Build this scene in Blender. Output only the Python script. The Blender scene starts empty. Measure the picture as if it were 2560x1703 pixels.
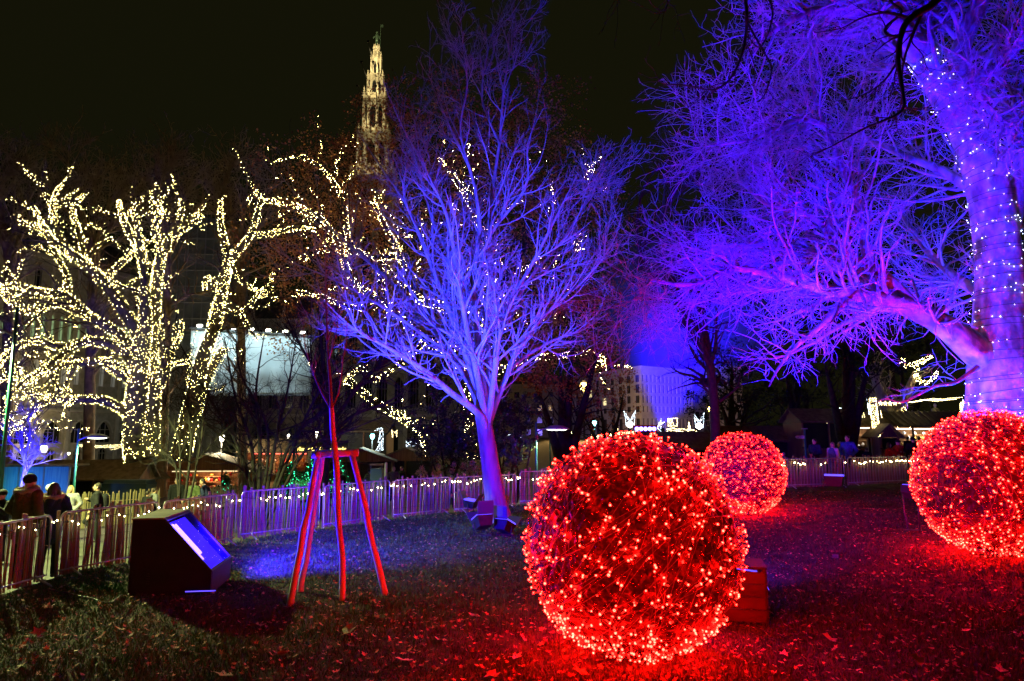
import bpy, bmesh, math, random
import numpy as np
from mathutils import Vector, Matrix
PI = math.pi
random.seed(7)
RNG = np.random.default_rng(11)
S = bpy.context.scene
C = S.collection

# ------------------------------------------------------------------ camera
CAM_H, PITCH, LENS = 2.4, math.radians(7.57), 24.0
cam = bpy.data.cameras.new('camera')
cam.lens, cam.sensor_width, cam.clip_end, cam.clip_start = LENS, 36.0, 2000.0, 0.05
camo = bpy.data.objects.new('camera', cam)
C.objects.link(camo)
camo.location = (0, 0, CAM_H)
camo.rotation_euler = (PI / 2 + PITCH, 0, 0)
S.camera = camo

# ------------------------------------------------------------------ night sky
wd = bpy.data.worlds.new('World')
S.world = wd
wd.use_nodes = True
nt = wd.node_tree
bg = nt.nodes['Background']
bg.inputs[0].default_value = (0.92, 0.90, 0.30, 1)      # low cloud lit by the town
bg.inputs[1].default_value = 0.0068
S.view_settings.view_transform = 'Standard'
S.view_settings.look = 'None'
S.view_settings.exposure = 0.0
S.view_settings.gamma = 1.0
S.cycles.use_denoising = True
S.cycles.sample_clamp_indirect = 2.5
S.cycles.max_bounces = 5
S.cycles.diffuse_bounces = 2
S.cycles.glossy_bounces = 2
S.cycles.transmission_bounces = 4
S.cycles.volume_bounces = 0
S.cycles.caustics_reflective = False
S.cycles.caustics_refractive = False
S.cycles.use_light_tree = True

# ------------------------------------------------------------------ measuring
K = 2560 / 2357.0
FPX = LENS / 36.0 * 2560
_ca, _sa = math.cos(PITCH), math.sin(PITCH)
def W(px, py, y):
    """point at world depth y seen at photo position px,py (2560 wide)"""
    a, b = (px - 1280) / FPX, (851.5 - py) / FPX
    dy, dz = _ca - b * _sa, _sa + b * _ca
    t = y / dy
    return np.array((a * t, y, CAM_H + dz * t))
def V(vx, vy, y):
    return W(vx * K, vy * K, y)
def G(px, py, z=0.0):
    """point on level z seen at photo position"""
    a, b = (px - 1280) / FPX, (851.5 - py) / FPX
    dy, dz = _ca - b * _sa, _sa + b * _ca
    t = (z - CAM_H) / dz
    return np.array((a * t, dy * t, z))

# ------------------------------------------------------------------ materials
MATS = {}
def nodes(m):
    return m.node_tree.nodes, m.node_tree.links
def mat(name, col, rough=0.7, metal=0.0, col2=None, scale=8.0, bump=0.0, bscale=None, spec=0.4, emit=None, es=0.0, stretch=None, coat=0.0, detail=5.0, island=0.0):
    m = bpy.data.materials.new(name)
    m.use_nodes = True
    N, L = nodes(m)
    b = N['Principled BSDF']
    b.inputs['Roughness'].default_value = rough
    b.inputs['Metallic'].default_value = metal
    b.inputs['Specular IOR Level'].default_value = spec
    b.inputs['Coat Weight'].default_value = coat
    b.inputs['Base Color'].default_value = (*col, 1)
    if col2 is not None or bump:
        tc = N.new('ShaderNodeTexCoord')
        mp = N.new('ShaderNodeMapping')
        if stretch: mp.inputs['Scale'].default_value = stretch
        L.new(tc.outputs['Object'], mp.inputs[0])
        nz = N.new('ShaderNodeTexNoise')
        nz.inputs['Scale'].default_value = scale
        nz.inputs['Detail'].default_value = detail
        L.new(mp.outputs[0], nz.inputs['Vector'])
        if col2 is not None:
            r = N.new('ShaderNodeValToRGB')
            r.color_ramp.elements[0].color = (*col, 1)
            r.color_ramp.elements[1].color = (*col2, 1)
            r.color_ramp.elements[0].position = 0.36
            r.color_ramp.elements[1].position = 0.64
            out = nz.outputs[0]
            if island:
                ge = N.new('ShaderNodeNewGeometry')
                mx = N.new('ShaderNodeMath'); mx.operation = 'MULTIPLY_ADD'
                L.new(ge.outputs['Random Per Island'], mx.inputs[0])
                mx.inputs[1].default_value = island; 
                m2 = N.new('ShaderNodeMath'); m2.operation = 'SUBTRACT'
                L.new(nz.outputs[0], m2.inputs[0]); m2.inputs[1].default_value = island / 2
                L.new(m2.outputs[0], mx.inputs[2]); out = mx.outputs[0]
            L.new(out, r.inputs[0]); L.new(r.outputs[0], b.inputs['Base Color'])
        if bump:
            n2 = nz
            if bscale:
                n2 = N.new('ShaderNodeTexNoise'); n2.inputs['Scale'].default_value = bscale
                n2.inputs['Detail'].default_value = 6
                L.new(mp.outputs[0], n2.inputs['Vector'])
            bp = N.new('ShaderNodeBump'); bp.inputs['Strength'].default_value = bump
            bp.inputs['Distance'].default_value = 0.03
            L.new(n2.outputs[0], bp.inputs['Height']); L.new(bp.outputs[0], b.inputs['Normal'])
    if emit:
        b.inputs['Emission Color'].default_value = (*emit, 1)
        b.inputs['Emission Strength'].default_value = es
    MATS[name] = m
    return m
def glow(name, col, s, vary=0.6, light=True):
    """a lit bulb; bulbs differ a little in brightness"""
    m = bpy.data.materials.new(name)
    m.use_nodes = True
    N, L = nodes(m)
    for n in list(N):
        if n.type == 'BSDF_PRINCIPLED': N.remove(n)
    e = N.new('ShaderNodeEmission')
    e.inputs[0].default_value = (*col, 1)
    ge = N.new('ShaderNodeNewGeometry')
    mr = N.new('ShaderNodeMapRange')
    mr.inputs[3].default_value = s * (1 - vary); mr.inputs[4].default_value = s * (1 + vary)
    L.new(ge.outputs['Random Per Island'], mr.inputs[0]); L.new(mr.outputs[0], e.inputs[1])
    L.new(e.outputs[0], N['Material Output'].inputs[0])
    if not light: m.cycles.emission_sampling = 'NONE'
    MATS[name] = m
    return m

M = MATS
mat('grass', (.020, .095, .018), .75, col2=(.072, .165, .045), scale=3, island=.5, spec=.25)
mat('leaf_litter', (.19, .09, .035), .65, col2=(.46, .28, .11), scale=2, island=1.2, spec=.35)
mat('leaf_yellow', (.30, .19, .05), .55, col2=(.45, .33, .12), scale=9, spec=.4)
mat('bark_grey', (.20, .17, .14), .85, col2=(.34, .30, .26), scale=5, bump=.8, bscale=26, stretch=(1, 1, .22))
mat('bark_twig', (.24, .20, .17), .7, col2=(.38, .33, .29), scale=4)
mat('bark_plane', (.17, .15, .12), .75, col2=(.50, .47, .42), scale=3.6, bump=.9, bscale=11, stretch=(1, 1, .5))
mat('bark_plane_twig', (.32, .29, .25), .65, col2=(.46, .43, .38), scale=4)
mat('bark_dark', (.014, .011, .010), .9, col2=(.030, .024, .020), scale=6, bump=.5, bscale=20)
mat('bark_young', (.16, .10, .07), .55, col2=(.24, .16, .11), scale=12, bump=.3, bscale=40)
mat('reed_wrap', (.46, .42, .36), .75, col2=(.64, .60, .53), scale=10, bump=.5, bscale=60, stretch=(1, 1, .15))
mat('log_wood', (.40, .37, .33), .65, col2=(.60, .56, .50), scale=6, bump=.4, bscale=24, stretch=(1, 1, .12))
mat('strap', (.02, .02, .022), .6)
mat('stake_wood', (.12, .08, .045), .75, col2=(.28, .21, .13), scale=3, bump=.5, bscale=30, stretch=(1, 1, .15), island=0)
mat('galvanised', (.24, .24, .26), .45, .6, col2=(.34, .34, .36), scale=9)
mat('cable_black', (.012, .012, .014), .5)
mat('black_metal', (.018, .018, .02), .45, .3, col2=(.03, .03, .033), scale=7)
mat('plywood_dark', (.006, .006, .006), .6, col2=(.012, .011, .010), scale=5, bump=.2, bscale=30)
mat('plywood', (.14, .105, .07), .7, col2=(.22, .17, .12), scale=5, bump=.2, bscale=30, stretch=(.3, 1, 1))
mat('board_wood', (.022, .017, .013), .8, col2=(.05, .036, .026), scale=4, bump=.3, bscale=20, stretch=(.25, 1, 1))
mat('stone', (.27, .24, .18), .85, col2=(.38, .34, .27), scale=1.3, bump=.4, bscale=4)
mat('stone_pale', (.40, .36, .29), .8, col2=(.52, .47, .38), scale=1.1, bump=.3, bscale=5)
mat('plaster', (.50, .46, .43), .85, col2=(.60, .56, .52), scale=.6)
mat('slate', (.05, .05, .055), .6, col2=(.09, .09, .095), scale=3)
mat('bronze', (.05, .09, .07), .5, .6, col2=(.09, .15, .11), scale=3)
mat('window_dark', (.012, .013, .016), .12, spec=.7)
mat('window_frame', (.30, .27, .22), .6)
mat('curtain', (.55, .53, .48), .8, col2=(.7, .68, .62), scale=9, stretch=(4, 4, .2), emit=(.75, .78, .7), es=.10)
mat('hut_wood', (.17, .085, .035), .7, col2=(.30, .17, .075), scale=5, stretch=(4, 4, .15), bump=.3)
mat('hut_roof', (.11, .075, .04), .8, col2=(.20, .14, .08), scale=4, bump=.4, bscale=10)
mat('roof_metal', (.07, .045, .04), .5, .2)
mat('sheet', (.62, .66, .66), .7, col2=(.74, .78, .78), scale=.5, bump=.5, bscale=1.2)
mat('netting', (.16, .18, .18), .9, col2=(.24, .26, .26), scale=.35, bump=.4, bscale=2)
mat('green_paint', (.02, .16, .12), .4, col2=(.03, .2, .15), scale=4)
mat('lamp_grey', (.30, .31, .32), .45, .4)
mat('sign_white', (.65, .68, .70), .5)
mat('sign_blue', (.05, .22, .45), .5)
mat('path', (.028, .026, .022), .85, col2=(.05, .046, .04), scale=1.5, bump=.3, bscale=20)
mat('kerb', (.25, .24, .22), .85, col2=(.32, .30, .28), scale=4)
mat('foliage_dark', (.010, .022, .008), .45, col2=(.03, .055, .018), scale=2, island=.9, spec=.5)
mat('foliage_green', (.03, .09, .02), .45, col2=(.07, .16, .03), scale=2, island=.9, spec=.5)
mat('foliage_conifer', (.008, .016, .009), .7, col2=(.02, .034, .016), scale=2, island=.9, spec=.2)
mat('foliage_brown', (.26, .09, .04), .7, col2=(.44, .21, .07), scale=2, island=1.1, spec=.2)
mat('hydrangea', (.30, .15, .10), .8, col2=(.42, .26, .17), scale=8, island=.6)
mat('reed_mat', (.28, .22, .11), .75, col2=(.42, .34, .19), scale=5, stretch=(8, 8, .2))
mat('skin', (.50, .30, .22), .5, col2=(.56, .35, .26), scale=6)
mat('statue_stone', (.55, .54, .50), .7, col2=(.68, .66, .6), scale=4)
mat('tarp_blue', (.10, .35, .60), .5, col2=(.16, .5, .68), scale=3, stretch=(6, 6, .3))
mat('bin_green', (.02, .05, .04), .5)
mat('pink_stripe', (.62, .52, .62), .6)
mat('container', (.03, .06, .05), .55)
def cloth(name, col, k=1.5, rough=.85, sc=14):
    if name not in M: mat(name, col, rough, col2=tuple(min(1, c * k) for c in col), scale=sc, bump=.35, bscale=sc * 3, spec=.2)
    return name
glow('bulb_warm', (1.0, .80, .27), 55, .75)
glow('bulb_warm_far', (1.0, .76, .25), 95, .75)
glow('bulb_cool', (.55, .62, 1.0), 26, .6)
glow('bulb_fence', (1.0, .78, .34), 70, .6)
glow('bulb_red_tip', (1.0, .0019, .0011), 380, .85)
glow('bulb_red_body', (1.0, .025, .014), 1.7, .5, light=False)
glow('led_warm', (1.0, .80, .36), 17, .6)
glow('led_white', (.72, .88, 1.0), 12, .5)
glow('led_green', (.05, 1.0, .42), 5, .5)
glow('led_red', (1.0, .12, .08), 5, .4)
glow('lamp_white', (.95, 1.0, .85), 14, 0)
glow('lamp_amber', (1.0, .66, .16), 30, 0)
glow('lamp_cyan', (.25, 1.0, .95), 16, 0)
glow('lamp_globe', (1.0, .92, .66), 14, 0)
glow('neon_sign', (1.0, .72, .16), 5, 0)
glow('stall_light', (1.0, .90, .80), 4.5, 0)
glow('lit_window', (.62, .9, .42), .34, .3)
glow('lit_window_warm', (1.0, .82, .4), 1.2, .3)
glow('flood_face', (.10, .06, 1.0), 2.5, 0, light=False)
glow('flood_tube', (.40, .34, 1.0), 22, 0, light=False)
glow('bar_led', (.12, .11, 1.0), 22, 0, light=False)

# ------------------------------------------------------------------ mesh tools
def mesh_np(name, verts, quads=None, tris=None, smooth=True):
    """fast mesh from arrays"""
    me = bpy.data.meshes.new(name)
    verts = np.asarray(verts, dtype=np.float32).reshape(-1, 3)
    q = np.zeros((0, 4), np.int32) if quads is None else np.asarray(quads, np.int32).reshape(-1, 4)
    t = np.zeros((0, 3), np.int32) if tris is None else np.asarray(tris, np.int32).reshape(-1, 3)
    me.vertices.add(len(verts)); me.vertices.foreach_set('co', verts.ravel())
    me.loops.add(q.size + t.size)
    me.loops.foreach_set('vertex_index', np.concatenate([q.ravel(), t.ravel()]).astype(np.int32))
    n = len(q) + len(t)
    me.polygons.add(n)
    st = np.concatenate([np.arange(len(q)) * 4, len(q) * 4 + np.arange(len(t)) * 3]).astype(np.int32)
    me.polygons.foreach_set('loop_start', st)
    if smooth: me.polygons.foreach_set('use_smooth', np.ones(n, dtype=bool))
    me.update(calc_edges=True)
    return me
class B:
    """collects shapes for ONE mesh"""
    def __init__(s): s.v, s.f = [], []
    def add(s, v, f):
        o = len(s.v)
        s.v += [tuple(float(c) for c in p) for p in v]
        s.f += [tuple(i + o for i in q) for q in f]
        return s
    def box(s, c, d, rz=0, rx=0, ry=0, taper=1.0):
        m = Matrix.Rotation(rz, 3, 'Z') @ Matrix.Rotation(ry, 3, 'Y') @ Matrix.Rotation(rx, 3, 'X')
        P = []
        for z in (-.5, .5):
            k = 1 if z < 0 else taper
            for x, y in ((-.5, -.5), (.5, -.5), (.5, .5), (-.5, .5)):
                P.append(Vector(c) + m @ Vector((x * d[0] * k, y * d[1] * k, z * d[2])))
        return s.add(P, [(3, 2, 1, 0), (4, 5, 6, 7), (0, 1, 5, 4), (1, 2, 6, 5), (2, 3, 7, 6), (3, 0, 4, 7)])
    def tube(s, pts, r, n=8, cap=True):
        P = np.asarray(pts, float)
        R = np.full(len(P), r) if np.isscalar(r) else np.asarray(r, float)
        T = np.gradient(P, axis=0); T /= np.linalg.norm(T, axis=1)[:, None] + 1e-9
        ref = np.array((0.0, 0, 1)) if abs(T[:, 2]).mean() < .75 else np.array((1.0, 0.13, 0))
        vs = []
        for p, t, rr in zip(P, T, R):
            u = np.cross(t, ref); u /= np.linalg.norm(u) + 1e-9
            w = np.cross(t, u)
            for j in range(n):
                a = 2 * PI * j / n
                vs.append(p + rr * (math.cos(a) * u + math.sin(a) * w))
        k = len(P)
        fs = [(i * n + j, i * n + (j + 1) % n, (i + 1) * n + (j + 1) % n, (i + 1) * n + j) for i in range(k - 1) for j in range(n)]
        if cap:
            fs.append(tuple(range(n - 1, -1, -1))); fs.append(tuple((k - 1) * n + j for j in range(n)))
        return s.add(vs, fs)
    def prism(s, prof, a, b):
        """closed profile of 3d points swept from offset a to offset b"""
        n = len(prof)
        P = [Vector(p) + Vector(a) for p in prof] + [Vector(p) + Vector(b) for p in prof]
        return s.add(P, [tuple(range(n - 1, -1, -1)), tuple(range(n, 2 * n))] + [(i, (i + 1) % n, n + (i + 1) % n, n + i) for i in range(n)])
    def lathe(s, prof, c=(0, 0, 0), n=12, a0=0.0):
        P, F = [], []
        for r, z in prof:
            for j in range(n):
                a = a0 + 2 * PI * j / n
                P.append((c[0] + r * math.cos(a), c[1] + r * math.sin(a), c[2] + z))
        for i in range(len(prof) - 1):
            for j in range(n):
                F.append((i * n + j, i * n + (j + 1) % n, (i + 1) * n + (j + 1) % n, (i + 1) * n + j))
        F.append(tuple(range(n - 1, -1, -1))); k = len(prof) - 1
        F.append(tuple(k * n + j for j in range(n)))
        return s.add(P, F)
    def ball(s, c, r, n=10, m=6):
        r = (r, r, r) if np.isscalar(r) else r
        P, F = [], []
        for i in range(m + 1):
            th = PI * i / m
            for j in range(n):
                a = 2 * PI * j / n
                k = max(math.sin(th), .02)
                P.append((c[0] + r[0] * k * math.cos(a), c[1] + r[1] * k * math.sin(a), c[2] + r[2] * math.cos(th)))
        for i in range(m):
            for j in range(n):
                F.append((i * n + j, (i + 1) * n + j, (i + 1) * n + (j + 1) % n, i * n + (j + 1) % n))
        F.append(tuple(range(n))); F.append(tuple(m * n + j for j in range(n - 1, -1, -1)))
        return s.add(P, F)
    def caps(s, a, b, ra, rb, n=8):
        """limb with round ends"""
        a, b = np.asarray(a, float), np.asarray(b, float)
        d = b - a; L = np.linalg.norm(d) + 1e-9; d = d / L
        pts, rr = [], []
        for t in (-1, -.8, -.4): pts.append(a + d * ra * t); rr.append(ra * math.sqrt(max(1 - t * t, .02)))
        pts.append(a); rr.append(ra); pts.append(b); rr.append(rb)
        for t in (.4, .8, 1): pts.append(b + d * rb * t); rr.append(rb * math.sqrt(max(1 - t * t, .02)))
        return s.tube(pts, rr, n)
    def mesh(s, name, smooth=False):
        me = bpy.data.meshes.new(name)
        me.from_pydata(s.v, [], s.f)
        if smooth: me.polygons.foreach_set('use_smooth', np.ones(len(me.polygons), dtype=bool))
        me.update()
        return me
def obj(name, me, m=None, parent=None, label=None, kind=None):
    o = bpy.data.objects.new(name, me)
    C.objects.link(o)
    if m is not None and me is not None:
        for mm in (m if isinstance(m, (list, tuple)) else [m]): me.materials.append(M[mm])
    if parent is not None: o.parent = parent
    if label: o['label'] = label
    if kind: o['kind'] = kind
    return o
def thing(name, label, cat, loc=(0, 0, 0), rz=0.0, group=None):
    o = bpy.data.objects.new(name, None)
    o.empty_display_size = .2
    C.objects.link(o)
    o.location = tuple(float(c) for c in loc); o.rotation_euler = (0, 0, rz)
    o['label'], o['category'] = label, cat
    if group: o['group'] = group
    return o
def tag(o, label, cat, group=None):
    o['label'], o['category'] = label, cat
    if group: o['group'] = group
    return o
def part(name, b, m, parent, smooth=False, world=False, kind=None, label=None):
    """b: B or mesh; world=True means the vertices are in world space"""
    me = b.mesh(name, smooth) if isinstance(b, B) else b
    o = obj(name, me, m, parent, label, kind)
    if world and parent is not None: o.location = -Vector(parent.location)
    return o
def dup(root, loc, rz=None, label=None):
    r = root.copy(); C.objects.link(r); r.location = loc
    if rz is not None: r.rotation_euler = (0, 0, rz)
    if label: r['label'] = label
    for ch in list(root.children):
        c = ch.copy(); C.objects.link(c); c.parent = r
        for g in ch.children:
            d = g.copy(); C.objects.link(d); d.parent = c
    return r
def struct(name, me, m):
    o = obj(name, me, m); o['kind'] = 'structure'
    return o
def spot(name, loc, to, power, col, angle=60, blend=.6, r=.12, parent=None):
    l = bpy.data.lights.new(name, 'SPOT')
    l.energy, l.color, l.spot_size, l.spot_blend, l.shadow_soft_size = power, col, math.radians(angle), blend, r
    o = bpy.data.objects.new(name, l); C.objects.link(o)
    o.location = tuple(float(c) for c in loc)
    o.rotation_euler = (Vector([float(c) for c in to]) - o.location).to_track_quat('-Z', 'Y').to_euler()
    return o
def point(name, loc, power, col, r=.1):
    l = bpy.data.lights.new(name, 'POINT')
    l.energy, l.color, l.shadow_soft_size = power, col, r
    o = bpy.data.objects.new(name, l); C.objects.link(o); o.location = tuple(float(c) for c in loc)
    return o

# ---- branches in bulk
def norm(a): return a / (np.linalg.norm(a, axis=-1, keepdims=True) + 1e-9)
def smooth_line(pts, rad, k=20):
    """round a hand-laid limb into k points"""
    P = np.asarray(pts, float); n = len(P)
    R = np.interp(np.arange(n), np.linspace(0, n - 1, len(rad)), rad)
    t = np.linspace(0, n - 1, k); out = []
    for u in t:
        i = min(int(u), n - 2); f = u - i
        p0, p1, p2, p3 = P[max(i - 1, 0)], P[i], P[i + 1], P[min(i + 2, n - 1)]
        out.append(.5 * ((2 * p1) + (-p0 + p2) * f + (2 * p0 - 5 * p1 + 4 * p2 - p3) * f * f + (-p0 + 3 * p1 - 3 * p2 + p3) * f ** 3))
    return np.array(out), np.interp(t, np.arange(n), R)
def tubes(P, R, m=4):
    """N polylines of k points -> verts, quads"""
    N, k, _ = P.shape
    T = norm(np.gradient(P, axis=1))
    mean = norm(P[:, -1] - P[:, 0])
    ref = np.where(np.abs(mean[:, 2:3]) < .75, np.array([[0, 0, 1.0]]), np.array([[1.0, .2, 0]]))[:, None, :]
    U = norm(np.cross(T, np.broadcast_to(ref, T.shape))); Wv = np.cross(T, U)
    a = np.arange(m) * 2 * PI / m
    ring = U[:, :, None, :] * np.cos(a)[None, None, :, None] + Wv[:, :, None, :] * np.sin(a)[None, None, :, None]
    Vt = P[:, :, None, :] + ring * R[:, :, None, None]
    base = (np.arange(N) * k * m)[:, None, None] + (np.arange(k - 1) * m)[None, :, None]
    j = np.arange(m)[None, None, :]; jn = (np.arange(m) + 1) % m
    jn = jn[None, None, :]
    Q = np.stack([base + j, base + jn, base + m + jn, base + m + j], -1).reshape(-1, 4)
    return Vt.reshape(-1, 3), Q
def cat_meshes(items):
    vs, qs, o = [], [], 0
    for v, q in items:
        vs.append(v); qs.append(q + o); o += len(v)
    return np.concatenate(vs), np.concatenate(qs)
def grow(P, R, n, length, angle, steps=6, wander=.25, up=0.0, tmin=.25, tmax=1.0, rk=.55, rmin=.004, rng=RNG, tip=.25, pull=None, wt=None, lvar=.5):
    """n side branches off the polylines P (N,k,3)"""
    N, k, _ = P.shape
    seg = np.linalg.norm(np.diff(P, axis=1), axis=2).sum(1)
    w = seg if wt is None else seg * wt
    i = rng.choice(N, n, p=w / w.sum())
    t = rng.uniform(tmin, tmax, n) * (k - 1)
    a = np.minimum(t.astype(int), k - 2); f = (t - a)[:, None]
    p = P[i, a] * (1 - f) + P[i, a + 1] * f
    r = R[i, a] * (1 - f[:, 0]) + R[i, a + 1] * f[:, 0]
    d = norm(P[i, a + 1] - P[i, a])
    ax = norm(np.cross(d, rng.normal(size=(n, 3))))
    th = np.radians(rng.uniform(angle[0], angle[1], n))[:, None]
    d = d * np.cos(th) + ax * np.sin(th)
    L = length * (1 - lvar + lvar * 2 * rng.random(n)) * (1.15 - .55 * t / (k - 1))
    st = (L / (steps - 1))[:, None]
    out = [p]
    for s in range(steps - 1):
        d = d + rng.normal(size=(n, 3)) * wander
        d[:, 2] += up
        if pull is not None: d += pull
        d = norm(d)
        p = p + d * st
        out.append(p)
    Pn = np.stack(out, 1)
    r0 = np.maximum(np.minimum(r * rk, L * .03 + rmin), rmin)
    Rn = r0[:, None] * np.linspace(1, tip, steps)[None, :]
    return Pn, np.maximum(Rn, rmin * .6)
def specks(pts, size, name, rng=RNG):
    """octahedral bulbs at pts"""
    n = len(pts)
    o = np.array([(1, 0, 0), (-1, 0, 0), (0, 1, 0), (0, -1, 0), (0, 0, 1), (0, 0, -1)], float)
    sz = (size if not np.isscalar(size) else np.full(n, size)) * rng.uniform(.75, 1.25, n)
    Vv = np.asarray(pts)[:, None, :] + o[None] * sz[:, None, None]
    F = np.array([(0, 2, 4), (2, 1, 4), (1, 3, 4), (3, 0, 4), (2, 0, 5), (1, 2, 5), (3, 1, 5), (0, 3, 5)])
    T = (np.arange(n) * 6)[:, None, None] + F[None]
    return mesh_np(name, Vv.reshape(-1, 3), tris=T.reshape(-1, 3))
def on_limbs(P, R, per_m, gap=.02, rng=RNG, maxr=None):
    """points wound round limbs"""
    N, k, _ = P.shape
    out = []
    for i in range(N):
        L = np.linalg.norm(np.diff(P[i], axis=0), axis=1).sum()
        rr = R[i].mean()
        n = max(2, int(L * per_m * (0.35 + 9.5 * rr)))
        t = rng.random(n) * (k - 1); a = np.minimum(t.astype(int), k - 2); f = (t - a)[:, None]
        p = P[i][a] * (1 - f) + P[i][a + 1] * f
        r = R[i][a] * (1 - f[:, 0]) + R[i][a + 1] * f[:, 0]
        d = norm(P[i][a + 1] - P[i][a])
        u = norm(np.cross(d, rng.normal(size=(n, 3))))
        out.append(p + u * (r + gap)[:, None])
    return np.concatenate(out)
LEAF = np.array([(0, 0, 0), (.34, .35, .05), (0, 1, .12), (-.34, .35, .05)], float)
def leaves(pts, size, name, rng=RNG, shape=LEAF, flat=0.0):
    """small leaf faces with random lie"""
    n = len(pts)
    a = norm(rng.normal(size=(n, 3)) * np.array([1, 1, 1 - flat])); b = norm(np.cross(a, rng.normal(size=(n, 3)) + np.array([0, 0, flat * 6])))
    c = np.cross(a, b)
    sz = rng.uniform(.6, 1.3, n)[:, None, None] * size
    Vv = np.asarray(pts)[:, None, :] + sz * (shape[None, :, 0:1] * b[:, None, :] + shape[None, :, 1:2] * a[:, None, :] + shape[None, :, 2:3] * c[:, None, :])
    k = len(shape)
    Q = np.arange(n * k).reshape(n, k)
    return mesh_np(name, Vv.reshape(-1, 3), quads=Q if k == 4 else None, smooth=False)

# ================================================================== ground
FENCE_PX = [(-110, 1524), (118, 1456), (136, 1450), (391, 1398), (398, 1396), (588, 1357), (596, 1353), (799, 1327), (806, 1326), (974, 1300),
            (981, 1299), (1126, 1283), (1134, 1282), (1292, 1268), (1298, 1267)]
RISE = .33
FPTS = [G(x, y) for x, y in FENCE_PX]
RPTS = [G(x, y, RISE) for x, y in [(1795, 1233), (1955, 1224), (1962, 1223), (2114, 1217), (2121, 1216), (2272, 1209), (2279, 1208), (2440, 1202)]]
_fx = np.array([p[0] for p in FPTS] + [4.5] + [p[0] for p in RPTS] + [60]); _fy = np.array([p[1] for p in FPTS] + [24.5] + [p[1] for p in RPTS] + [38])
_fx = np.concatenate([[-60], _fx]); _fy = np.concatenate([[-16], _fy])
def fence_y(x): return np.interp(x, _fx, _fy)
def ss(t): t = np.clip(t, 0, 1); return t * t * (3 - 2 * t)
def ground_z(x, y):
    d = np.maximum(np.asarray(y) - fence_y(x) - .8, 0)
    left = 1 - ss((np.asarray(x) + 1) / 9)
    return left * -2.1 * (1 - np.exp(-d / 24.0)) + RISE * ss((np.asarray(x) - 4.5) / 4.5)
def bumpy(x, y): return RISE * ss((np.asarray(x) - 4.5) / 4.5) + .022 * np.sin(x * 1.7 + .6 * y) + .018 * np.sin(y * 2.3 - x * .7) + .012 * np.sin(x * 5.1 + y * 3.7)
def sheet(xs, ys, zf):
    X, Y = np.meshgrid(xs, ys); Z = zf(X, Y)
    n, m = X.shape
    i = np.arange(n * m).reshape(n, m)
    Q = np.stack([i[:-1, :-1], i[:-1, 1:], i[1:, 1:], i[1:, :-1]], -1).reshape(-1, 4)
    return np.stack([X, Y, Z], -1).reshape(-1, 3), Q
xs = np.sinh(np.linspace(-5, 5, 120)) * 5.0; ys = np.concatenate([np.linspace(-25, 60, 120), np.geomspace(62, 700, 30)])
v, q = sheet(xs, ys, lambda X, Y: ground_z(X, Y) - .03 - .05 * (Y < fence_y(X)))
struct('ground', mesh_np('ground', v, q), 'path')
us = np.linspace(0, 1, 220); xl = np.linspace(-22, 30, 240)
Xl, Ul = np.meshgrid(xl, us); Yl = -6 + (fence_y(Xl) + .35 + 6) * Ul
i = np.arange(Xl.size).reshape(Xl.shape)
Q = np.stack([i[:-1, :-1], i[:-1, 1:], i[1:, 1:], i[1:, :-1]], -1).reshape(-1, 4)
# lawn soil and thatch
lm = mat('lawn_soil', (.030, .028, .012), .9, col2=(.085, .065, .03), scale=2.2, bump=1.0, bscale=45, spec=.15)
struct('lawn', mesh_np('lawn', np.stack([Xl, Yl, bumpy(Xl, Yl) + .004], -1).reshape(-1, 3), Q), 'lawn_soil')

# grass blades: many close by, thinning out further off
def lawn_pts(n, y0, y1, power=1.0, rng=RNG):
    y = y0 + (y1 - y0) * rng.random(n) ** power
    x = (rng.random(n) * 2 - 1) * (y * .80 + 1.2)
    ok = y < fence_y(x) + .2
    return x[ok], y[ok]
gx, gy = lawn_pts(420000, 3.6, 25, 1.8)
n = len(gx)
near_ball = np.minimum.reduce([np.hypot(gx - bx, gy - by) for bx, by in ((1.34, 7.85), (6.45, 19.4), (8.3, 12.0))])
h = RNG.uniform(.025, .075, n) * np.clip(near_ball / 1.3, .35, 1) * (1 + .35 * np.sin(gx * 1.3) * np.cos(gy * .9)); w = RNG.uniform(.0022, .0045, n) * (1 + gy * .10)
an = RNG.random(n) * 2 * PI; lean = RNG.uniform(.1, .9, n) * h
p0 = np.stack([gx, gy, bumpy(gx, gy)], -1)
sx = np.stack([np.cos(an) * w, np.sin(an) * w, np.zeros(n)], -1)
an2 = RNG.random(n) * 2 * PI
tp = p0 + np.stack([np.cos(an2) * lean, np.sin(an2) * lean, h], -1)
vv = np.stack([p0 - sx, p0 + sx, tp], 1).reshape(-1, 3)
go = obj('lawn_grass', mesh_np('lawn_grass', vv, tris=np.arange(n * 3).reshape(-1, 3), smooth=False), 'grass')
go['kind'] = 'stuff'; go['label'] = 'short damp grass covering the lawn between fence and camera'; go['category'] = 'grass'

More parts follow.
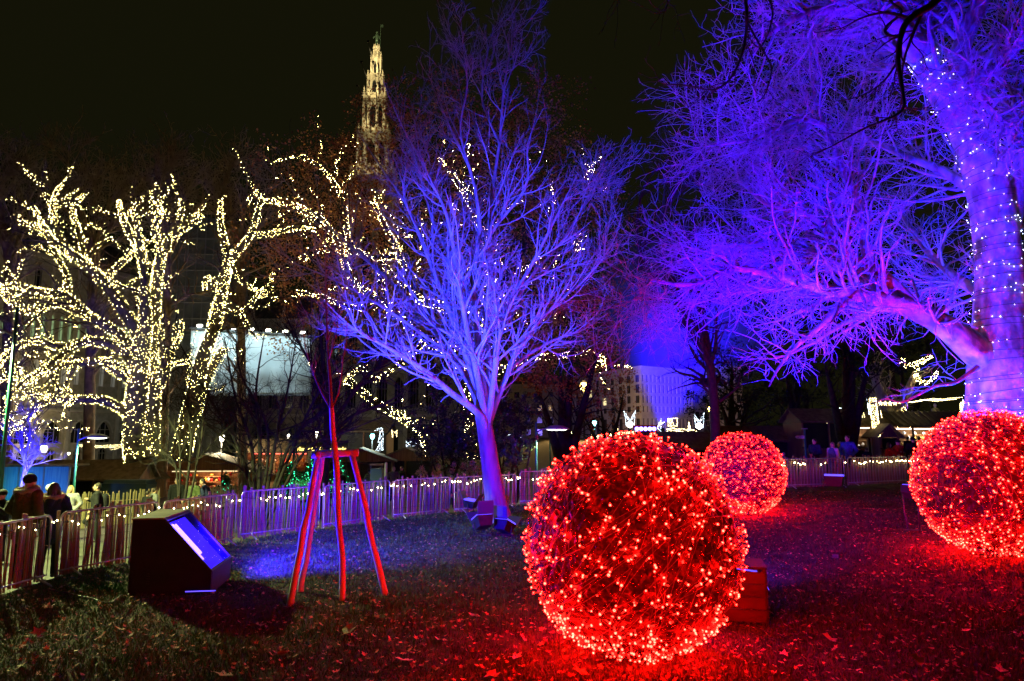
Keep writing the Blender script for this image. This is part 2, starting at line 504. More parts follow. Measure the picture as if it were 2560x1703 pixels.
# fallen leaves: lobed, curled
def lobed(k=5, depth=.45, seed=0):
    r = random.Random(seed); out = []
    n = k * 2
    for j in range(n):
        a = -PI * .5 + 2 * PI * (j + .5) / n
        rr = (1.0 if j % 2 == 0 else depth) * r.uniform(.85, 1.1)
        out.append((rr * math.cos(a), rr * math.sin(a), r.uniform(-.1, .35)))
    return out
LOB = [np.array([(0, 0, 0)] + lobed(5, .5, s)) for s in range(3)]
def litter(pts, sizes, name, sh, rng=RNG):
    n = len(pts); k = len(sh)
    a = rng.random(n) * 2 * PI; tx, ty = rng.normal(0, .35, n), rng.normal(0, .35, n)
    X = sh[None, :, 0] * np.cos(a)[:, None] - sh[None, :, 1] * np.sin(a)[:, None]
    Y = sh[None, :, 0] * np.sin(a)[:, None] + sh[None, :, 1] * np.cos(a)[:, None]
    Z = sh[None, :, 2] + X * tx[:, None] + Y * ty[:, None]
    Vv = np.stack([X, Y, Z], -1) * sizes[:, None, None]; Vv[..., 2] = np.maximum(Vv[..., 2], -.01)
    Vv += np.asarray(pts)[:, None, :]
    f = np.array([(0, j, j % (k - 1) + 1) for j in range(1, k)])
    return Vv.reshape(-1, 3), ((np.arange(n) * k)[:, None, None] + f[None]).reshape(-1, 3)
vs, ts, off = [], [], 0
for s_i in range(3):
    lx, ly = lawn_pts(6500, 3.6, 24, 1.35)
    v, t = litter(np.stack([lx, ly, bumpy(lx, ly) + .03], -1), RNG.uniform(.010, .036, len(lx)), 'l', LOB[s_i])
    vs.append(v); ts.append(t + off); off += len(v)
lo = obj('leaf_litter', mesh_np('leaf_litter', np.concatenate(vs), tris=np.concatenate(ts), smooth=False), 'leaf_litter', kind='stuff')
lo['label'] = 'small brown fallen leaves strewn all over the lawn'; lo['category'] = 'leaves'
bigm = []
for s_i in range(3):
    v, t = litter(np.zeros((1, 3)), np.array([1.0]), 'b', LOB[s_i])
    me = mesh_np('fallen_leaf', v, tris=t, smooth=False); me.materials.append(M['leaf_yellow']); bigm.append(me)
spots = [(330, 1487), (1183, 1543), (250, 1600), (95, 1590), (300, 1580), (870, 1600), (180, 1640), (440, 1625), (60, 1680), (1010, 1660), (1230, 1690), (700, 1650), (560, 1690), (1100, 1610),
         (2240, 1435), (2180, 1310), (2270, 1255), (2090, 1410), (1930, 1300), (2000, 1345), (2350, 1480), (2420, 1600), (1960, 1640), (2080, 1600), (1450, 1680), (2500, 1690), (2300, 1660), (1290, 1640), (120, 1530), (640, 1570)]
for j, (px, py) in enumerate(spots):
    p = G(px, py)
    o = obj('fallen_leaf', bigm[j % 3]);  o.location = (p[0], p[1], bumpy(p[0], p[1]) + .035)
    s = random.uniform(.075, .12); o.scale = (s, s, s); o.rotation_euler = (random.uniform(-.3, .3), random.uniform(-.3, .3), random.uniform(0, 6.3))
    tag(o, 'large lobed fallen leaf lying on the lawn grass', 'leaf', 'large fallen leaves on the lawn')

# ================================================================== barrier fence with split stakes
def stake_mesh(seed):
    r = random.Random(seed); b = B()
    w, d = r.uniform(.024, .036), r.uniform(.010, .016)
    n = 5; P = []; F = []
    ox, oy = 0, 0
    for k in range(5):
        z = k / 4.0
        ox += r.uniform(-.008, .008); oy += r.uniform(-.004, .004)
        for j in range(n):
            a = 2 * PI * j / n + seed
            kk = 1 + .25 * math.sin(3 * a + seed)
            P.append((ox + w * kk * math.cos(a), oy + d * kk * math.sin(a), z))
    for k in range(4):
        for j in range(n): F.append((k * n + j, k * n + (j + 1) % n, (k + 1) * n + (j + 1) % n, (k + 1) * n + j))
    F.append(tuple(4 * n + j for j in range(n)))
    b.add(P, F); me = b.mesh('stake'); me.materials.append(M['stake_wood'])
    return me
STAKES = [stake_mesh(s) for s in range(9)]
def bar_mesh():
    b = B(); b.tube([(0, 0, .16), (0, 0, 1.07)], .0065, 6); me = b.mesh('bar', True); me.materials.append(M['galvanised']); return me
BAR = bar_mesh()
def foot_mesh():
    b = B(); b.tube([(0, -.30, .0), (0, -.27, .05), (0, 0, .17), (0, .27, .05), (0, .30, .0)], .016, 6); me = b.mesh('foot', True); me.materials.append(M['galvanised']); return me
FOOT = foot_mesh()
def barrier(p, q2, label, group, seed, density=16.0):
    r = random.Random(seed)
    d = np.array(q2) - np.array(p); L = math.hypot(d[0], d[1]); rz = math.atan2(d[1], d[0])
    t = thing('barrier_panel', label, 'fence panel', (p[0], p[1], float(bumpy(p[0], p[1])) - .03), rz, group)
    x0, x1, zt, zb, c = .03, L - .03, 1.09, .16, .10
    pts = [(x0, 0, .0), (x0, 0, zt - c)] + [(x0 + c - c * math.cos(a), 0, zt - c + c * math.sin(a)) for a in np.linspace(.3, 1.25, 4)]
    pts += [(x0 + c, 0, zt), (x1 - c, 0, zt)] + [(x1 - c + c * math.sin(a), 0, zt - c + c * math.cos(a)) for a in np.linspace(.3, 1.25, 4)] + [(x1, 0, zt - c), (x1, 0, .0)]
    b = B(); b.tube(pts, .019, 8); b.tube([(x0, 0, zb), (x1, 0, zb)], .015, 8)
    part('frame', b, 'galvanised', t, True)
    nb = max(4, int(L / .15))
    for k in range(1, nb):
        o = obj('bar', BAR, None, t); o.location = (x0 + (x1 - x0) * k / nb, 0, 0)
    for xx in (x0 + .25, x1 - .25): o = obj('foot', FOOT, None, t); o.location = (xx, 0, 0)
    # wires that carry the stakes
    b = B()
    for z in (.32, .62, .92):
        b.tube([(x0, .028 + .004 * math.sin(k * 2.1), z + .006 * math.sin(k * 1.3 + z * 9)) for k, _ in enumerate(range(14))] and
               [(x0 + (x1 - x0) * k / 13, .045 + .006 * math.sin(k * 2.1), z + .008 * math.sin(k * 1.3 + z * 9)) for k in range(14)], .0035, 4)
    part('wire', b, 'cable_black', t)
    ns = int(L * density)
    for k in range(ns):
        if r.random() < .06: continue
        o = obj('stake', STAKES[r.randrange(9)], None, t)
        o.location = (x0 + (x1 - x0) * (k + .5 + r.uniform(-.3, .3)) / ns, .055 + r.uniform(0, .012), .06 + r.uniform(-.02, .03))
        sc = r.uniform(.75, 1.35); o.scale = (sc, 1, r.uniform(.93, 1.13)); o.rotation_euler = (0, r.gauss(0, .04), r.choice((0, PI)) + r.uniform(-.2, .2))
    return t
LBL = ['leftmost barrier fence panel, cut by the left picture edge', 'barrier panel left of the black light box', 'barrier panel right behind the black light box',
       'barrier panel between the light box and the staked young tree', 'barrier panel directly behind the wooden tree tripod', 'barrier panel just right of the wooden tree tripod',
       'barrier panel behind the forked tree trunk, lit by a small floodlight', 'barrier panel between forked tree and big red light ball']
for k in range(0, len(FPTS) - 1, 2):
    barrier(FPTS[k], FPTS[k + 1], LBL[k // 2], 'barrier fence along the lawn', 40 + k)
barrier(FPTS[14], (FPTS[14][0] + 2.2, FPTS[14][1] + .9, 0), LBL[7], 'barrier fence along the lawn', 91)
RL = ['barrier panel right behind the small red light ball', 'barrier panel with a dark floodlight in front, right of small red ball', 'barrier panel beside the right hand red light ball', 'barrier panel partly hidden by the right hand red ball']
for k in range(0, len(RPTS) - 1, 2):
    barrier(RPTS[k], RPTS[k + 1], RL[k // 2], 'barrier fence along the lawn', 60 + k)
def fence_string(name, pts, label, seed):
    r = random.Random(seed)
    t = thing(name, label, 'string lights', pts[0])
    line, bl = [], []
    for a, c in zip(pts[:-1], pts[1:]):
        a, c = np.array(a), np.array(c); L = np.linalg.norm(c - a); n = max(4, int(L / .12))
        nv = np.array((-(c - a)[1], (c - a)[0], 0)) / L
        for k in range(n):
            p = a + (c - a) * k / n - nv * .03 + np.array((0, 0, .94 - .055 * abs(math.sin(k * .42 + seed)) + r.uniform(-.015, .015)))
            line.append(p)
            if r.random() < .62: bl.append(p + np.array((r.uniform(-.02, .02), -.075 * r.random(), r.uniform(-.05, .02))))
    b = B(); b.tube(line, .004, 4); part('cable', b, 'cable_black', t, world=True)
    bl = np.array(bl); me = specks(bl, .0075 + bl[:, 1] * .00042, 'bulbs'); me.materials.append(M['bulb_fence'])
    part('bulbs', me, None, t, world=True, kind='stuff')
fence_string('fence_string_lights', FPTS + [np.array((FPTS[14][0] + 2.2, FPTS[14][1] + .9, 0))], 'warm string lights along the top of the left barrier fence', 3)
fence_string('fence_string_lights', RPTS, 'warm string lights along the barrier fence right of the small red ball', 5)

# ================================================================== red light balls
def red_ball(loc, R, label, seed, nb, n_single, cab, tilt):
    rng = np.random.default_rng(seed)
    t = thing('light_ball', label, 'light ball', (loc[0], loc[1], float(RISE * ss((loc[0] - 4.5) / 4.5))), 0, 'red glowing light balls on the lawn')
    c = np.array((0, 0, R))
    # welded hoops inside
    b = B()
    for k in range(8):
        a = PI * k / 8
        b.tube([c + .93 * R * np.array((math.cos(a) * math.sin(u), math.sin(a) * math.sin(u), math.cos(u))) for u in np.linspace(0, 2 * PI, 40)], .011, 5)
    for z in (-.6, 0, .6):
        rr = .93 * R * math.sqrt(1 - z * z)
        b.tube([c + np.array((rr * math.cos(u), rr * math.sin(u), z * .93 * R)) for u in np.linspace(0, 2 * PI, 40)], .011, 5)
    part('hoop_frame', b, 'black_metal', t, True)
    # crumpled dark net, lumpy
    bm = bmesh.new(); bmesh.ops.create_icosphere(bm, subdivisions=6, radius=1)
    me = bpy.data.meshes.new('net'); bm.to_mesh(me); bm.free()
    co = np.zeros(len(me.vertices) * 3, np.float32); me.vertices.foreach_get('co', co); co = co.reshape(-1, 3)
    f = np.sin(co[:, 0] * 31 + seed) * np.sin(co[:, 1] * 27 + 2) * np.sin(co[:, 2] * 33) * .012 + rng.normal(0, .008, len(co))
    co = co * (R * (.945 + f))[:, None] + c
    me.vertices.foreach_set('co', co.ravel()); me.update()
    part('net', me, 'net_dark', t)
    # glittering strands
    n = int(34000 * R * R / 1.4)
    d = norm(rng.normal(size=(n, 3)))
    p = c + d * (R * rng.uniform(.955, 1.0, n))[:, None]
    a = norm(np.cross(d, rng.normal(size=(n, 3))) + d * rng.normal(0, .35, n)[:, None]); e = norm(np.cross(a, rng.normal(size=(n, 3))))
    ln = rng.uniform(.003, .010, n)[:, None]; wd2 = rng.uniform(.0009, .0019, n)[:, None]
    vv = np.stack([p - a * ln - e * wd2, p + a * ln - e * wd2, p + a * ln + e * wd2, p - a * ln + e * wd2], 1).reshape(-1, 3)
    part('tinsel', mesh_np('tinsel', vv, np.arange(n * 4).reshape(-1, 4), smooth=False), 'tinsel', t, kind='stuff')
    # cables wound as slanting hoops, lamps along them
    lines, bp, bd = [], [], []
    for k in range(cab):
        ax = norm(np.array((math.cos(tilt), .15, math.sin(tilt))) * .9 + rng.normal(0, .33, 3))
        h2 = rng.uniform(-.97, .97)
        u = norm(np.cross(ax, (0, 0, 1.0) if abs(ax[2]) < .9 else (1.0, 0, 0))); w2 = np.cross(ax, u)
        rr = math.sqrt(1 - h2 * h2); ph = rng.random() * 6
        an3 = np.linspace(0, 2 * PI, 48) + ph
        wob = 1 + .012 * np.sin(an3 * 9 + k)
        ln2 = c + R * wob[:, None] * (h2 * ax + rr * (np.cos(an3)[:, None] * u + np.sin(an3)[:, None] * w2))
        lines.append(ln2)
        m2 = max(3, int(nb * rr / cab / .78))
        for j in range(m2):
            a3 = ph + 2 * PI * (j + rng.uniform(-.3, .3)) / m2
            q3 = h2 * ax + rr * (math.cos(a3) * u + math.sin(a3) * w2)
            bp.append(q3 * R * 1.005); bd.append(norm(q3 * rng.uniform(.1, 1.0) + rng.normal(0, .55, 3)))
    for j in range(int(nb * .28)):
        q3 = norm(rng.normal(size=3)); bp.append(q3 * R * 1.005); bd.append(norm(q3 * rng.uniform(.1, 1.0) + rng.normal(0, .55, 3)))
    for j in range(int(nb * .32)):       # string ends low down, with bulbs added all round to redden the ground
        a3 = rng.random() * 2 * PI; zq = -rng.uniform(.60, .90); q3 = np.array((math.cos(a3) * math.sqrt(1 - zq * zq), math.sin(a3) * math.sqrt(1 - zq * zq), zq))
        bp.append(q3 * R * 1.01); bd.append(norm(q3 * np.array((1, 1, .4)) + rng.normal(0, .4, 3)))
    v, q = tubes(np.array(lines), np.full((len(lines), 48), .0035), 4)
    part('cable', mesh_np('cable', v, q), 'clear_cable', t)
    bp, bd = np.array(bp) + c, np.array(bd)
    ok = bp[:, 2] > .02; bp, bd = bp[ok], bd[ok]
    # lamp: stub holder, clear body, bright tip
    def lamp_geo(pos, dr, sc):
        u = norm(np.cross(dr, (0, .3, 1.0))); w3 = np.cross(dr, u); Vl = []
        for z, rad in ((0, .0055), (.030, .0055), (.034, .0085), (.040, .0085), (.046, .003)):
            for j in range(6):
                a = j * PI / 3; Vl.append(pos + sc * (dr * z + rad * (math.cos(a) * u + math.sin(a) * w3)))
        return Vl
    Fl = [(i * 6 + j, i * 6 + (j + 1) % 6, (i + 1) * 6 + (j + 1) % 6, (i + 1) * 6 + j) for i in range(4) for j in range(6)]
    matidx = [0] * 12 + [1] * 12
    me0 = bpy.data.meshes.new('bulb'); me0.from_pydata([tuple(x) for x in lamp_geo(np.zeros(3), np.array((0, 0, 1.0)), 1.25)], [], Fl)
    me0.materials.append(M['bulb_red_body']); me0.materials.append(M['bulb_red_tip']); me0.polygons.foreach_set('material_index', np.array(matidx, np.int32)); me0.update()
    view = np.array((0, 0, CAM_H)) - np.array((loc[0], loc[1], R))
    front = ((bp - c) @ view) / R / np.linalg.norm(view)
    order = np.argsort(-front)
    for j in order[:n_single]:
        o = obj('bulb', me0, None, t); o.location = tuple(bp[j]); k2 = rng.uniform(.7, 1.35); o.scale = (k2, k2, k2)
        o.rotation_euler = Vector(bd[j]).to_track_quat('Z', 'Y').to_euler()
    rest = order[n_single:]
    Vr = np.array([lamp_geo(bp[j], bd[j], rng.uniform(.9, 1.6)) for j in rest]).reshape(-1, 3)
    Fr = (np.arange(len(rest)) * 30)[:, None, None] + np.array(Fl)[None]
    me = mesh_np('bulbs', Vr, Fr.reshape(-1, 4)); me.materials.append(M['bulb_red_body']); me.materials.append(M['bulb_red_tip'])
    me.polygons.foreach_set('material_index', np.tile(np.array(matidx, np.int32), len(rest)))
    part('bulbs', me, None, t, kind='stuff')
    return t
mat('net_dark', (.004, .003, .003), .5, col2=(.016, .011, .011), scale=26, spec=.35)
mat('tinsel', (.48, .32, .32), .2, .75)
mat('clear_cable', (.10, .08, .08), .3, spec=.6)
BIG, BIG_R = (1.34, 7.85), 1.18
MID, MID_R = (6.45, 19.4), 1.11
RIG, RIG_R = (8.30, 12.0), 1.21
red_ball(BIG, BIG_R, 'largest red light ball, in the foreground right of centre', 5, 900, 300, 56, 2.45)
red_ball(MID, MID_R, 'small distant red light ball behind the largest one', 6, 950, 120, 50, 1.2)
red_ball(RIG, RIG_R, 'red light ball cut off by the right picture edge', 8, 1250, 250, 56, .25)

# ================================================================== staked young tree
def log(b, a, c, r0, r1, wob=.012, n=10, k=9, seed=0):
    r = random.Random(seed); a, c = np.array(a), np.array(c)
    pts = [a + (c - a) * i / (k - 1) + np.array((r.uniform(-wob, wob), r.uniform(-wob, wob), 0)) * (0 < i < k - 1) for i in range(k)]
    b.tube(pts, [r0 + (r1 - r0) * i / (k - 1) + r.uniform(-.003, .003) for i in range(k)], n)
TD = 10.1
fl, bl_, fr = G(722, 1518), G(750, 1484), G(966, 1489)
tl, tb_, tr = W(795, 1140, fl[1] + .38), W(806, 1136, bl_[1] - .2), W(880, 1136, fr[1] - .15)
t = thing('tree_stake_tripod', 'tripod of round peeled logs around the thin young tree', 'tree stake', (fl + bl_ + fr) / 3)
for a, c, s in ((fl, tl, 1), (bl_, tb_, 2), (fr, tr, 3)):
    b = B(); log(b, a - np.array((0, 0, .05)), c, .049, .043, seed=s); part('leg', b, 'log_wood', t, True, world=True)
up_ = np.array((0, 0, .02))
for a, c, s in ((tl, tr, 4), (tl, tb_, 5), (tb_, tr, 6)):
    e = norm(c - a) * .09
    b = B(); log(b, a - e + up_, c + e + up_, .05, .05, .006, seed=s); part('crossbar', b, 'log_wood', t, True, world=True)
b = B()
pc = (tl * .45 + tr * .55) + up_
ux = norm(tr - tl)
b.tube([pc + .056 * (math.cos(a) * np.array((0, 0, 1.0)) + math.sin(a) * np.array((-ux[1], ux[0], 0))) - ux * .01 for a in np.linspace(0, 2 * PI, 14)], .014, 6)
part('strap', b, 'strap', t, True, world=True)
# tree
base = G(853, 1501)
yt = thing('young_tree', 'thin young tree held by the wooden tripod, trunk wrapped in pale reed', 'tree', base)
tp_ = [W(855, 1501, TD), W(856, 1400, TD + .02), W(846, 1300, TD), W(843, 1200, TD - .02), W(838, 1130, TD - .02), W(832, 1080, TD), W(829, 1020, TD)]
P1, R1 = smooth_line(tp_, [.048, .046, .044, .045, .044, .040, .036], 26)
v, q = tubes(P1[None], R1[None], 10); part('trunk', mesh_np('trunk', v, q), 'reed_wrap', yt, world=True)
st = [W(829, 1022, TD), W(826, 960, TD), W(820, 880, TD), W(815, 760, TD + .1), W(814, 640, TD + .15), W(815, 560, TD + .2)]
sb = [([(827, 1022), (806, 985), (790, 950), (772, 900), (760, 850), (758, 800)], .016, .25), ([(831, 1018), (845, 985), (852, 950), (857, 900), (866, 850), (868, 790)], .014, -.3),
      ([(826, 985), (812, 978), (800, 960)], .009, .1), ([(822, 900), (835, 860), (845, 800), (850, 740)], .009, -.2), ([(818, 830), (835, 810), (850, 770), (862, 720)], .008, .3),
      ([(817, 780), (800, 740), (792, 690)], .007, -.2), ([(815, 700), (828, 660), (832, 610)], .006, .2)]
lim, lr = [], []
Pm, Rm = smooth_line(st, [.030, .024, .018, .013, .009, .005], 20); lim.append(Pm); lr.append(Rm)
for pts, r0, dd in sb:
    Pm, Rm = smooth_line([W(x, y, TD + dd * k / len(pts)) for k, (x, y) in enumerate(pts)], [r0, r0 * .7, r0 * .3], 20); lim.append(Pm); lr.append(Rm)
lim, lr = np.array(lim), np.array(lr)
tw = grow(lim, lr, 34, .35, (25, 50), 6, .12, .12, .3, 1, .5, .003)
v, q = cat_meshes([tubes(lim, lr, 7), tubes(*tw, 4)]); part('crown', mesh_np('crown', v, q), 'bark_young', yt, world=True)

# ================================================================== black light box and floodlights
LBR = math.radians(9)
def light_box():
    # side view profile, from photo: tall left, slanting lit window on the right
    p = G(319, 1494); d = p[1]
    ex = G(539, 1489) ; wdt = 1.18; hgt = 1.10
    t = thing('light_box', 'large black plywood light box with a slanting blue lit window', 'light box', p, LBR)
    L = 1.14
    prof = [(0, 0, 0), (L, 0, 0), (L, 0, .34), (.44, 0, hgt), (0, 0, hgt)]
    b = B(); th = .03
    for y in (0, wdt - th):
        b = B(); b.prism(prof, (0, y, 0), (0, y + th, 0)); part('side_panel', b, 'plywood_dark', t)
    b = B(); b.box((th / 2 - .002, wdt / 2, hgt / 2), (th, wdt - .07, hgt - .01)); part('back_panel', b, 'plywood_dark', t)
    b = B(); b.box((.21, wdt / 2, hgt + .012), (.46, wdt + .03, .024)); part('lid', b, 'plywood', t)
    b = B(); b.box((L - th / 2 + .004, wdt / 2, .17), (th, wdt - .07, .33)); part('front_panel', b, 'plywood_dark', t)
    b = B(); b.box((L / 2, wdt / 2, .02), (L - .08, wdt - .07, .03)); part('floor_panel', b, 'plywood_dark', t)
    n = Vector((hgt - .34, 0, L - .44)).normalized(); s = Vector((L - .44, 0, -(hgt - .34))).normalized()
    c0 = Vector((.44, 0, hgt)); Ls = math.hypot(L - .44, hgt - .34)
    # recessed reflector, lamps, glass
    def slab(u0, u1, y0, y1, dz, th2):
        bb = B(); P = []
        for z in (dz, dz + th2):
            for u, y in ((u0, y0), (u1, y0), (u1, y1), (u0, y1)): P.append(c0 + s * u + n * z + Vector((0, y, 0)))
        bb.add(P, [(3, 2, 1, 0), (4, 5, 6, 7), (0, 1, 5, 4), (1, 2, 6, 5), (2, 3, 7, 6), (3, 0, 4, 7)]); return bb
    part('reflector', slab(.04, Ls - .03, .06, wdt - .06, -.11, .01), 'reflector', t)
    fr = slab(-.02, .03, -.005, wdt + .005, -.03, .036); fr2 = slab(Ls - .03, Ls + .01, -.005, wdt + .005, -.03, .036); fr.add(fr2.v, fr2.f)
    for y0 in (-.006, wdt - .034): f3 = slab(.031, Ls - .031, y0, y0 + .04, -.03, .034); fr.add(f3.v, f3.f)
    part('window_frame', fr, 'black_metal', t)
    for k in range(3):
        y = .14 + .13 * k
        bb = B(); bb.tube([c0 + s * (.07 + .02 * k) + n * -.07 + Vector((0, y, 0)), c0 + s * (Ls - .12 - .10 * k) + n * -.07 + Vector((0, y, 0))], .024, 8)
        part('lamp_tube', bb, 'flood_tube', t, True)
    part('glass', slab(.02, Ls - .02, .03, wdt - .03, -.022, .006), 'blue_glass', t)
    b = B(); b.box((1.0, -.004, .055), (.42, .012, .012)); part('slot', b, 'flood_face', t)
    b = B()
    for k in range(5): b.box((.26, -.003, .18 + .035 * k), (.04, .008, .012))
    part('vent', b, 'black_metal', t)
    return t, p, c0, s, n, Ls, wdt
mat('reflector', (.7, .7, .72), .3, .9, emit=(.12, .06, 1.0), es=2.2)  # lamp light on the reflector is put in as its own emission
gm = bpy.data.materials.new('blue_glass'); gm.use_nodes = True; M['blue_glass'] = gm
N_, L_ = nodes(gm); N_.remove(N_['Principled BSDF'])
g1 = N_.new('ShaderNodeBsdfTransparent'); g1.inputs[0].default_value = (.45, .35, 1, 1); g2 = N_.new('ShaderNodeBsdfGlossy'); g2.inputs['Roughness'].default_value = .15
gx_ = N_.new('ShaderNodeMixShader'); gx_.inputs[0].default_value = .12; L_.new(g1.outputs[0], gx_.inputs[1]); L_.new(g2.outputs[0], gx_.inputs[2]); L_.new(gx_.outputs[0], N_['Material Output'].inputs[0])
LB, lbp, lc0, ls_, ln_, lLs, lw = light_box()
rotm = Matrix.Rotation(LBR, 3, 'Z')
lwin = Vector([float(c) for c in lbp]) + rotm @ (lc0 + ls_ * lLs * .5 + ln_ * .06 + Vector((0, lw / 2, 0)))
lnor = rotm @ ln_
BLUE, VIOLET = (.0045, .0008, 1.0), (.022, .034, 1.0); LAVENDER = (.010, .022, 1.0)
al = bpy.data.lights.new('light_box_lamp', 'AREA'); al.shape = 'RECTANGLE'; al.size, al.size_y = .9, .9; al.spread = math.radians(120); al.energy = 750; al.color = (.03, .003, 1.0)
ao = bpy.data.objects.new('light_box_lamp', al); C.objects.link(ao); ao.location = lwin; ao.rotation_euler = lnor.to_track_quat('-Z', 'Y').to_euler()
spot('light_box_beam', lwin + lnor * .05, V(1075, 690, 18.6), 66000, VIOLET, 46, .9, .2)
spot('light_box_spill', lwin + lnor * .05, (-2.4, 17, .8), 13000, (.022, .004, 1.0), 100, 1.0, .2)

mat('door_grey', (.09, .09, .10), .5, .3)
def floodlight(name, loc, aim, label, s=.42, stand=.3, doors=True, body='black_metal', face='flood_face', lit=True):
    """square stage flood: yoke base, housing, lit face, barn doors"""
    loc = Vector([float(c) for c in loc]); t = thing(name, label, 'floodlight', loc)
    hz = Vector((0, 0, stand + s * .5)); d = (Vector([float(c) for c in aim]) - loc - hz).normalized()
    x = d.cross(Vector((0, 0, 1))).normalized(); u = x.cross(d)
    def P(a, bb, c): return hz + x * a + u * bb + d * c
    def cub(a0, a1, b0, b1, c0, c1, k=1.0):
        m = B(); pts = []
        for c, kk in ((c0, k), (c1, 1)):
            for a, b_ in ((a0, b0), (a1, b0), (a1, b1), (a0, b1)): pts.append(P(a * kk, b_ * kk, c))
        return m.add(pts, [(3, 2, 1, 0), (4, 5, 6, 7), (0, 1, 5, 4), (1, 2, 6, 5), (2, 3, 7, 6), (3, 0, 4, 7)])
    h = s / 2
    part('housing', cub(-h, h, -h, h, -s * .45, s * .1, .72), body, t)
    part('lamp_face', cub(-h * .88, h * .88, -h * .88, h * .88, s * .102, s * .20), face if lit else 'window_dark', t)
    if doors:
        for sg in (-1, 1):
            m = B(); pts = [P(-h, sg * h, s * .12), P(h, sg * h, s * .12), P(h * .95, sg * h * 1.7, s * .75), P(-h * .95, sg * h * 1.7, s * .75)]
            off = d * .0 + u * sg * .012
            m.add(pts + [p + off for p in pts], [(0, 1, 2, 3), (7, 6, 5, 4), (0, 4, 5, 1), (1, 5, 6, 2), (2, 6, 7, 3), (3, 7, 4, 0)])
            part('barn_door', m, 'door_grey', t)
    m = B(); m.tube([P(-h * 1.1, 0, -.05), P(-h * 1.1, 0, -.05) * .5 + Vector((-0, 0, .02)) + x * (-h * .55), -x * h * .9 + Vector((0, 0, .03)), x * h * .9 + Vector((0, 0, .03)), P(h * 1.1, 0, -.05)], .016, 6)
    part('yoke', m, 'black_metal', t, True)
    m = B(); m.box((0, 0, .02), (s * 1.0, s * .8, .035)); part('base_plate', m, 'black_metal', t)
    return loc + hz + d * s * .3, d
TREE = np.array((-.4, 18.9, 0))
f1, d1 = floodlight('floodlight', G(1172, 1283) + np.array((.1, -.7, 0)), (-.2, 19.6, 7.5), 'floodlight with bright face standing against the fence left of the forked trunk', .36, .22)
f2, d2 = floodlight('floodlight', G(1205, 1340), (-2.5, 19.5, 8), 'grey floodlight with open flaps at the foot of the forked tree', .42, .16)
f3, d3 = floodlight('floodlight', G(1262, 1338), (2.0, 19.3, 8), 'second floodlight leaning right at the foot of the forked tree', .40, .06)
f4, d4 = floodlight('floodlight', G(2088, 1232, RISE), (11.5, 24.5, 14), 'wide dark floodlight in front of the fence right of the small red ball', .62, .18, doors=False)
f5p = W(2277, 1227, 14.6)
f5, d5 = floodlight('floodlight', (f5p[0], 14.6, RISE), (11.4, 16.0, 5), 'small floodlight peeking out behind the right hand red ball', .30, float(f5p[2]) - RISE - .15, doors=False)
spot('flood_tree_a', Vector(f1), (-.3, 19.2, 7.5), 5000, VIOLET, 80, .9, .15)
spot('flood_tree_b', Vector(f2), (-2.6, 18.9, 8), 2600, VIOLET, 75, .9, .15)
spot('flood_tree_c', Vector(f3), (2.2, 19.0, 7.5), 3600, VIOLET, 75, .9, .15)
spot('flood_plane_a', Vector(f4), (9, 16.0, 10), 36000, BLUE, 105, .8, .2)
spot('flood_plane_b', Vector(f5), (11.0, 16.2, 3.6), 12000, LAVENDER, 84, .8, .2)
# boarded lamp crate behind the biggest ball
cp = G(1905, 1560)
ct = thing('lamp_crate', 'low boarded wooden lamp crate right behind the largest red ball', 'crate', cp, math.radians(-14))
for k in range(4):
    b = B(); b.box((-.30, 0, .09 + .155 * k), (.72, .025, .145)); part('board', b, 'board_wood', ct)
for k in range(4):
    b = B(); b.box((.075, .30, .09 + .155 * k), (.025, .58, .145)); part('board', b, 'board_wood', ct)
for x, y in ((.05, .03), (-.62, .03), (.05, .58), (-.62, .58)):
    b = B(); b.box((x, y, .33), (.05, .05, .66)); part('post', b, 'board_wood', ct)
b = B(); b.box((-.29, .3, .675), (.76, .62, .03)); part('lid', b, 'plywood_dark', ct)
f6, d6 = floodlight('floodlight', cp + np.array((.12, .75, 0)), (9.5, 16.0, 8.0), 'blue floodlight standing behind the boarded lamp crate', .42, .12, doors=False)
spot('flood_plane_c', Vector(f6), (8.6, 16.2, 12.0), 46000, BLUE, 66, .9, .2)
spot('flood_plane_limb', Vector(f6), (7.8, 14.6, 5.4), 12000, LAVENDER, 42, .9, .2)
spot('flood_spill', Vector(f6), (9.5, 24, 4.5), 4000, (.03, .006, 1.0), 70, 1.0, .2)
# light bar on a stand behind the biggest ball
bp_ = W(1612, 1071, 10.4)
bt = thing('light_bar', 'blue stage light bar on a stand, peeping over the largest red ball', 'light bar', (bp_[0], bp_[1], 0))
b = B(); b.box((0, 0, bp_[2]), (.36, .10, .095)); part('bar_housing', b, 'black_metal', bt)
for k in range(5):
    b = B(); b.lathe([(.0, -.006), (.026, -.006), (.030, .0), (.026, .006), (.0, .006)], (0, 0, 0), 12)
    m = Matrix.Translation((-.13 + .065 * k, -.056, bp_[2] - .008)) @ Matrix.Rotation(PI / 2, 4, 'X')
    b.v = [tuple(m @ Vector(p)) for p in b.v]; part('lens', b, 'bar_led', bt)
b = B(); b.tube([(0, .0, .0), (0, 0, bp_[2] - .05)], .018, 8)
for a in (0, 2.1, 4.2): b.tube([(0, 0, .5), (.45 * math.cos(a), .45 * math.sin(a), .0)], .012, 6)
part('stand', b, 'black_metal', bt, True)
spot('bar_light', (bp_[0], bp_[1] - .12, bp_[2]), (1.4, 6.5, 1.5), 130, (.2, .08, 1.0), 120, .7, .06)

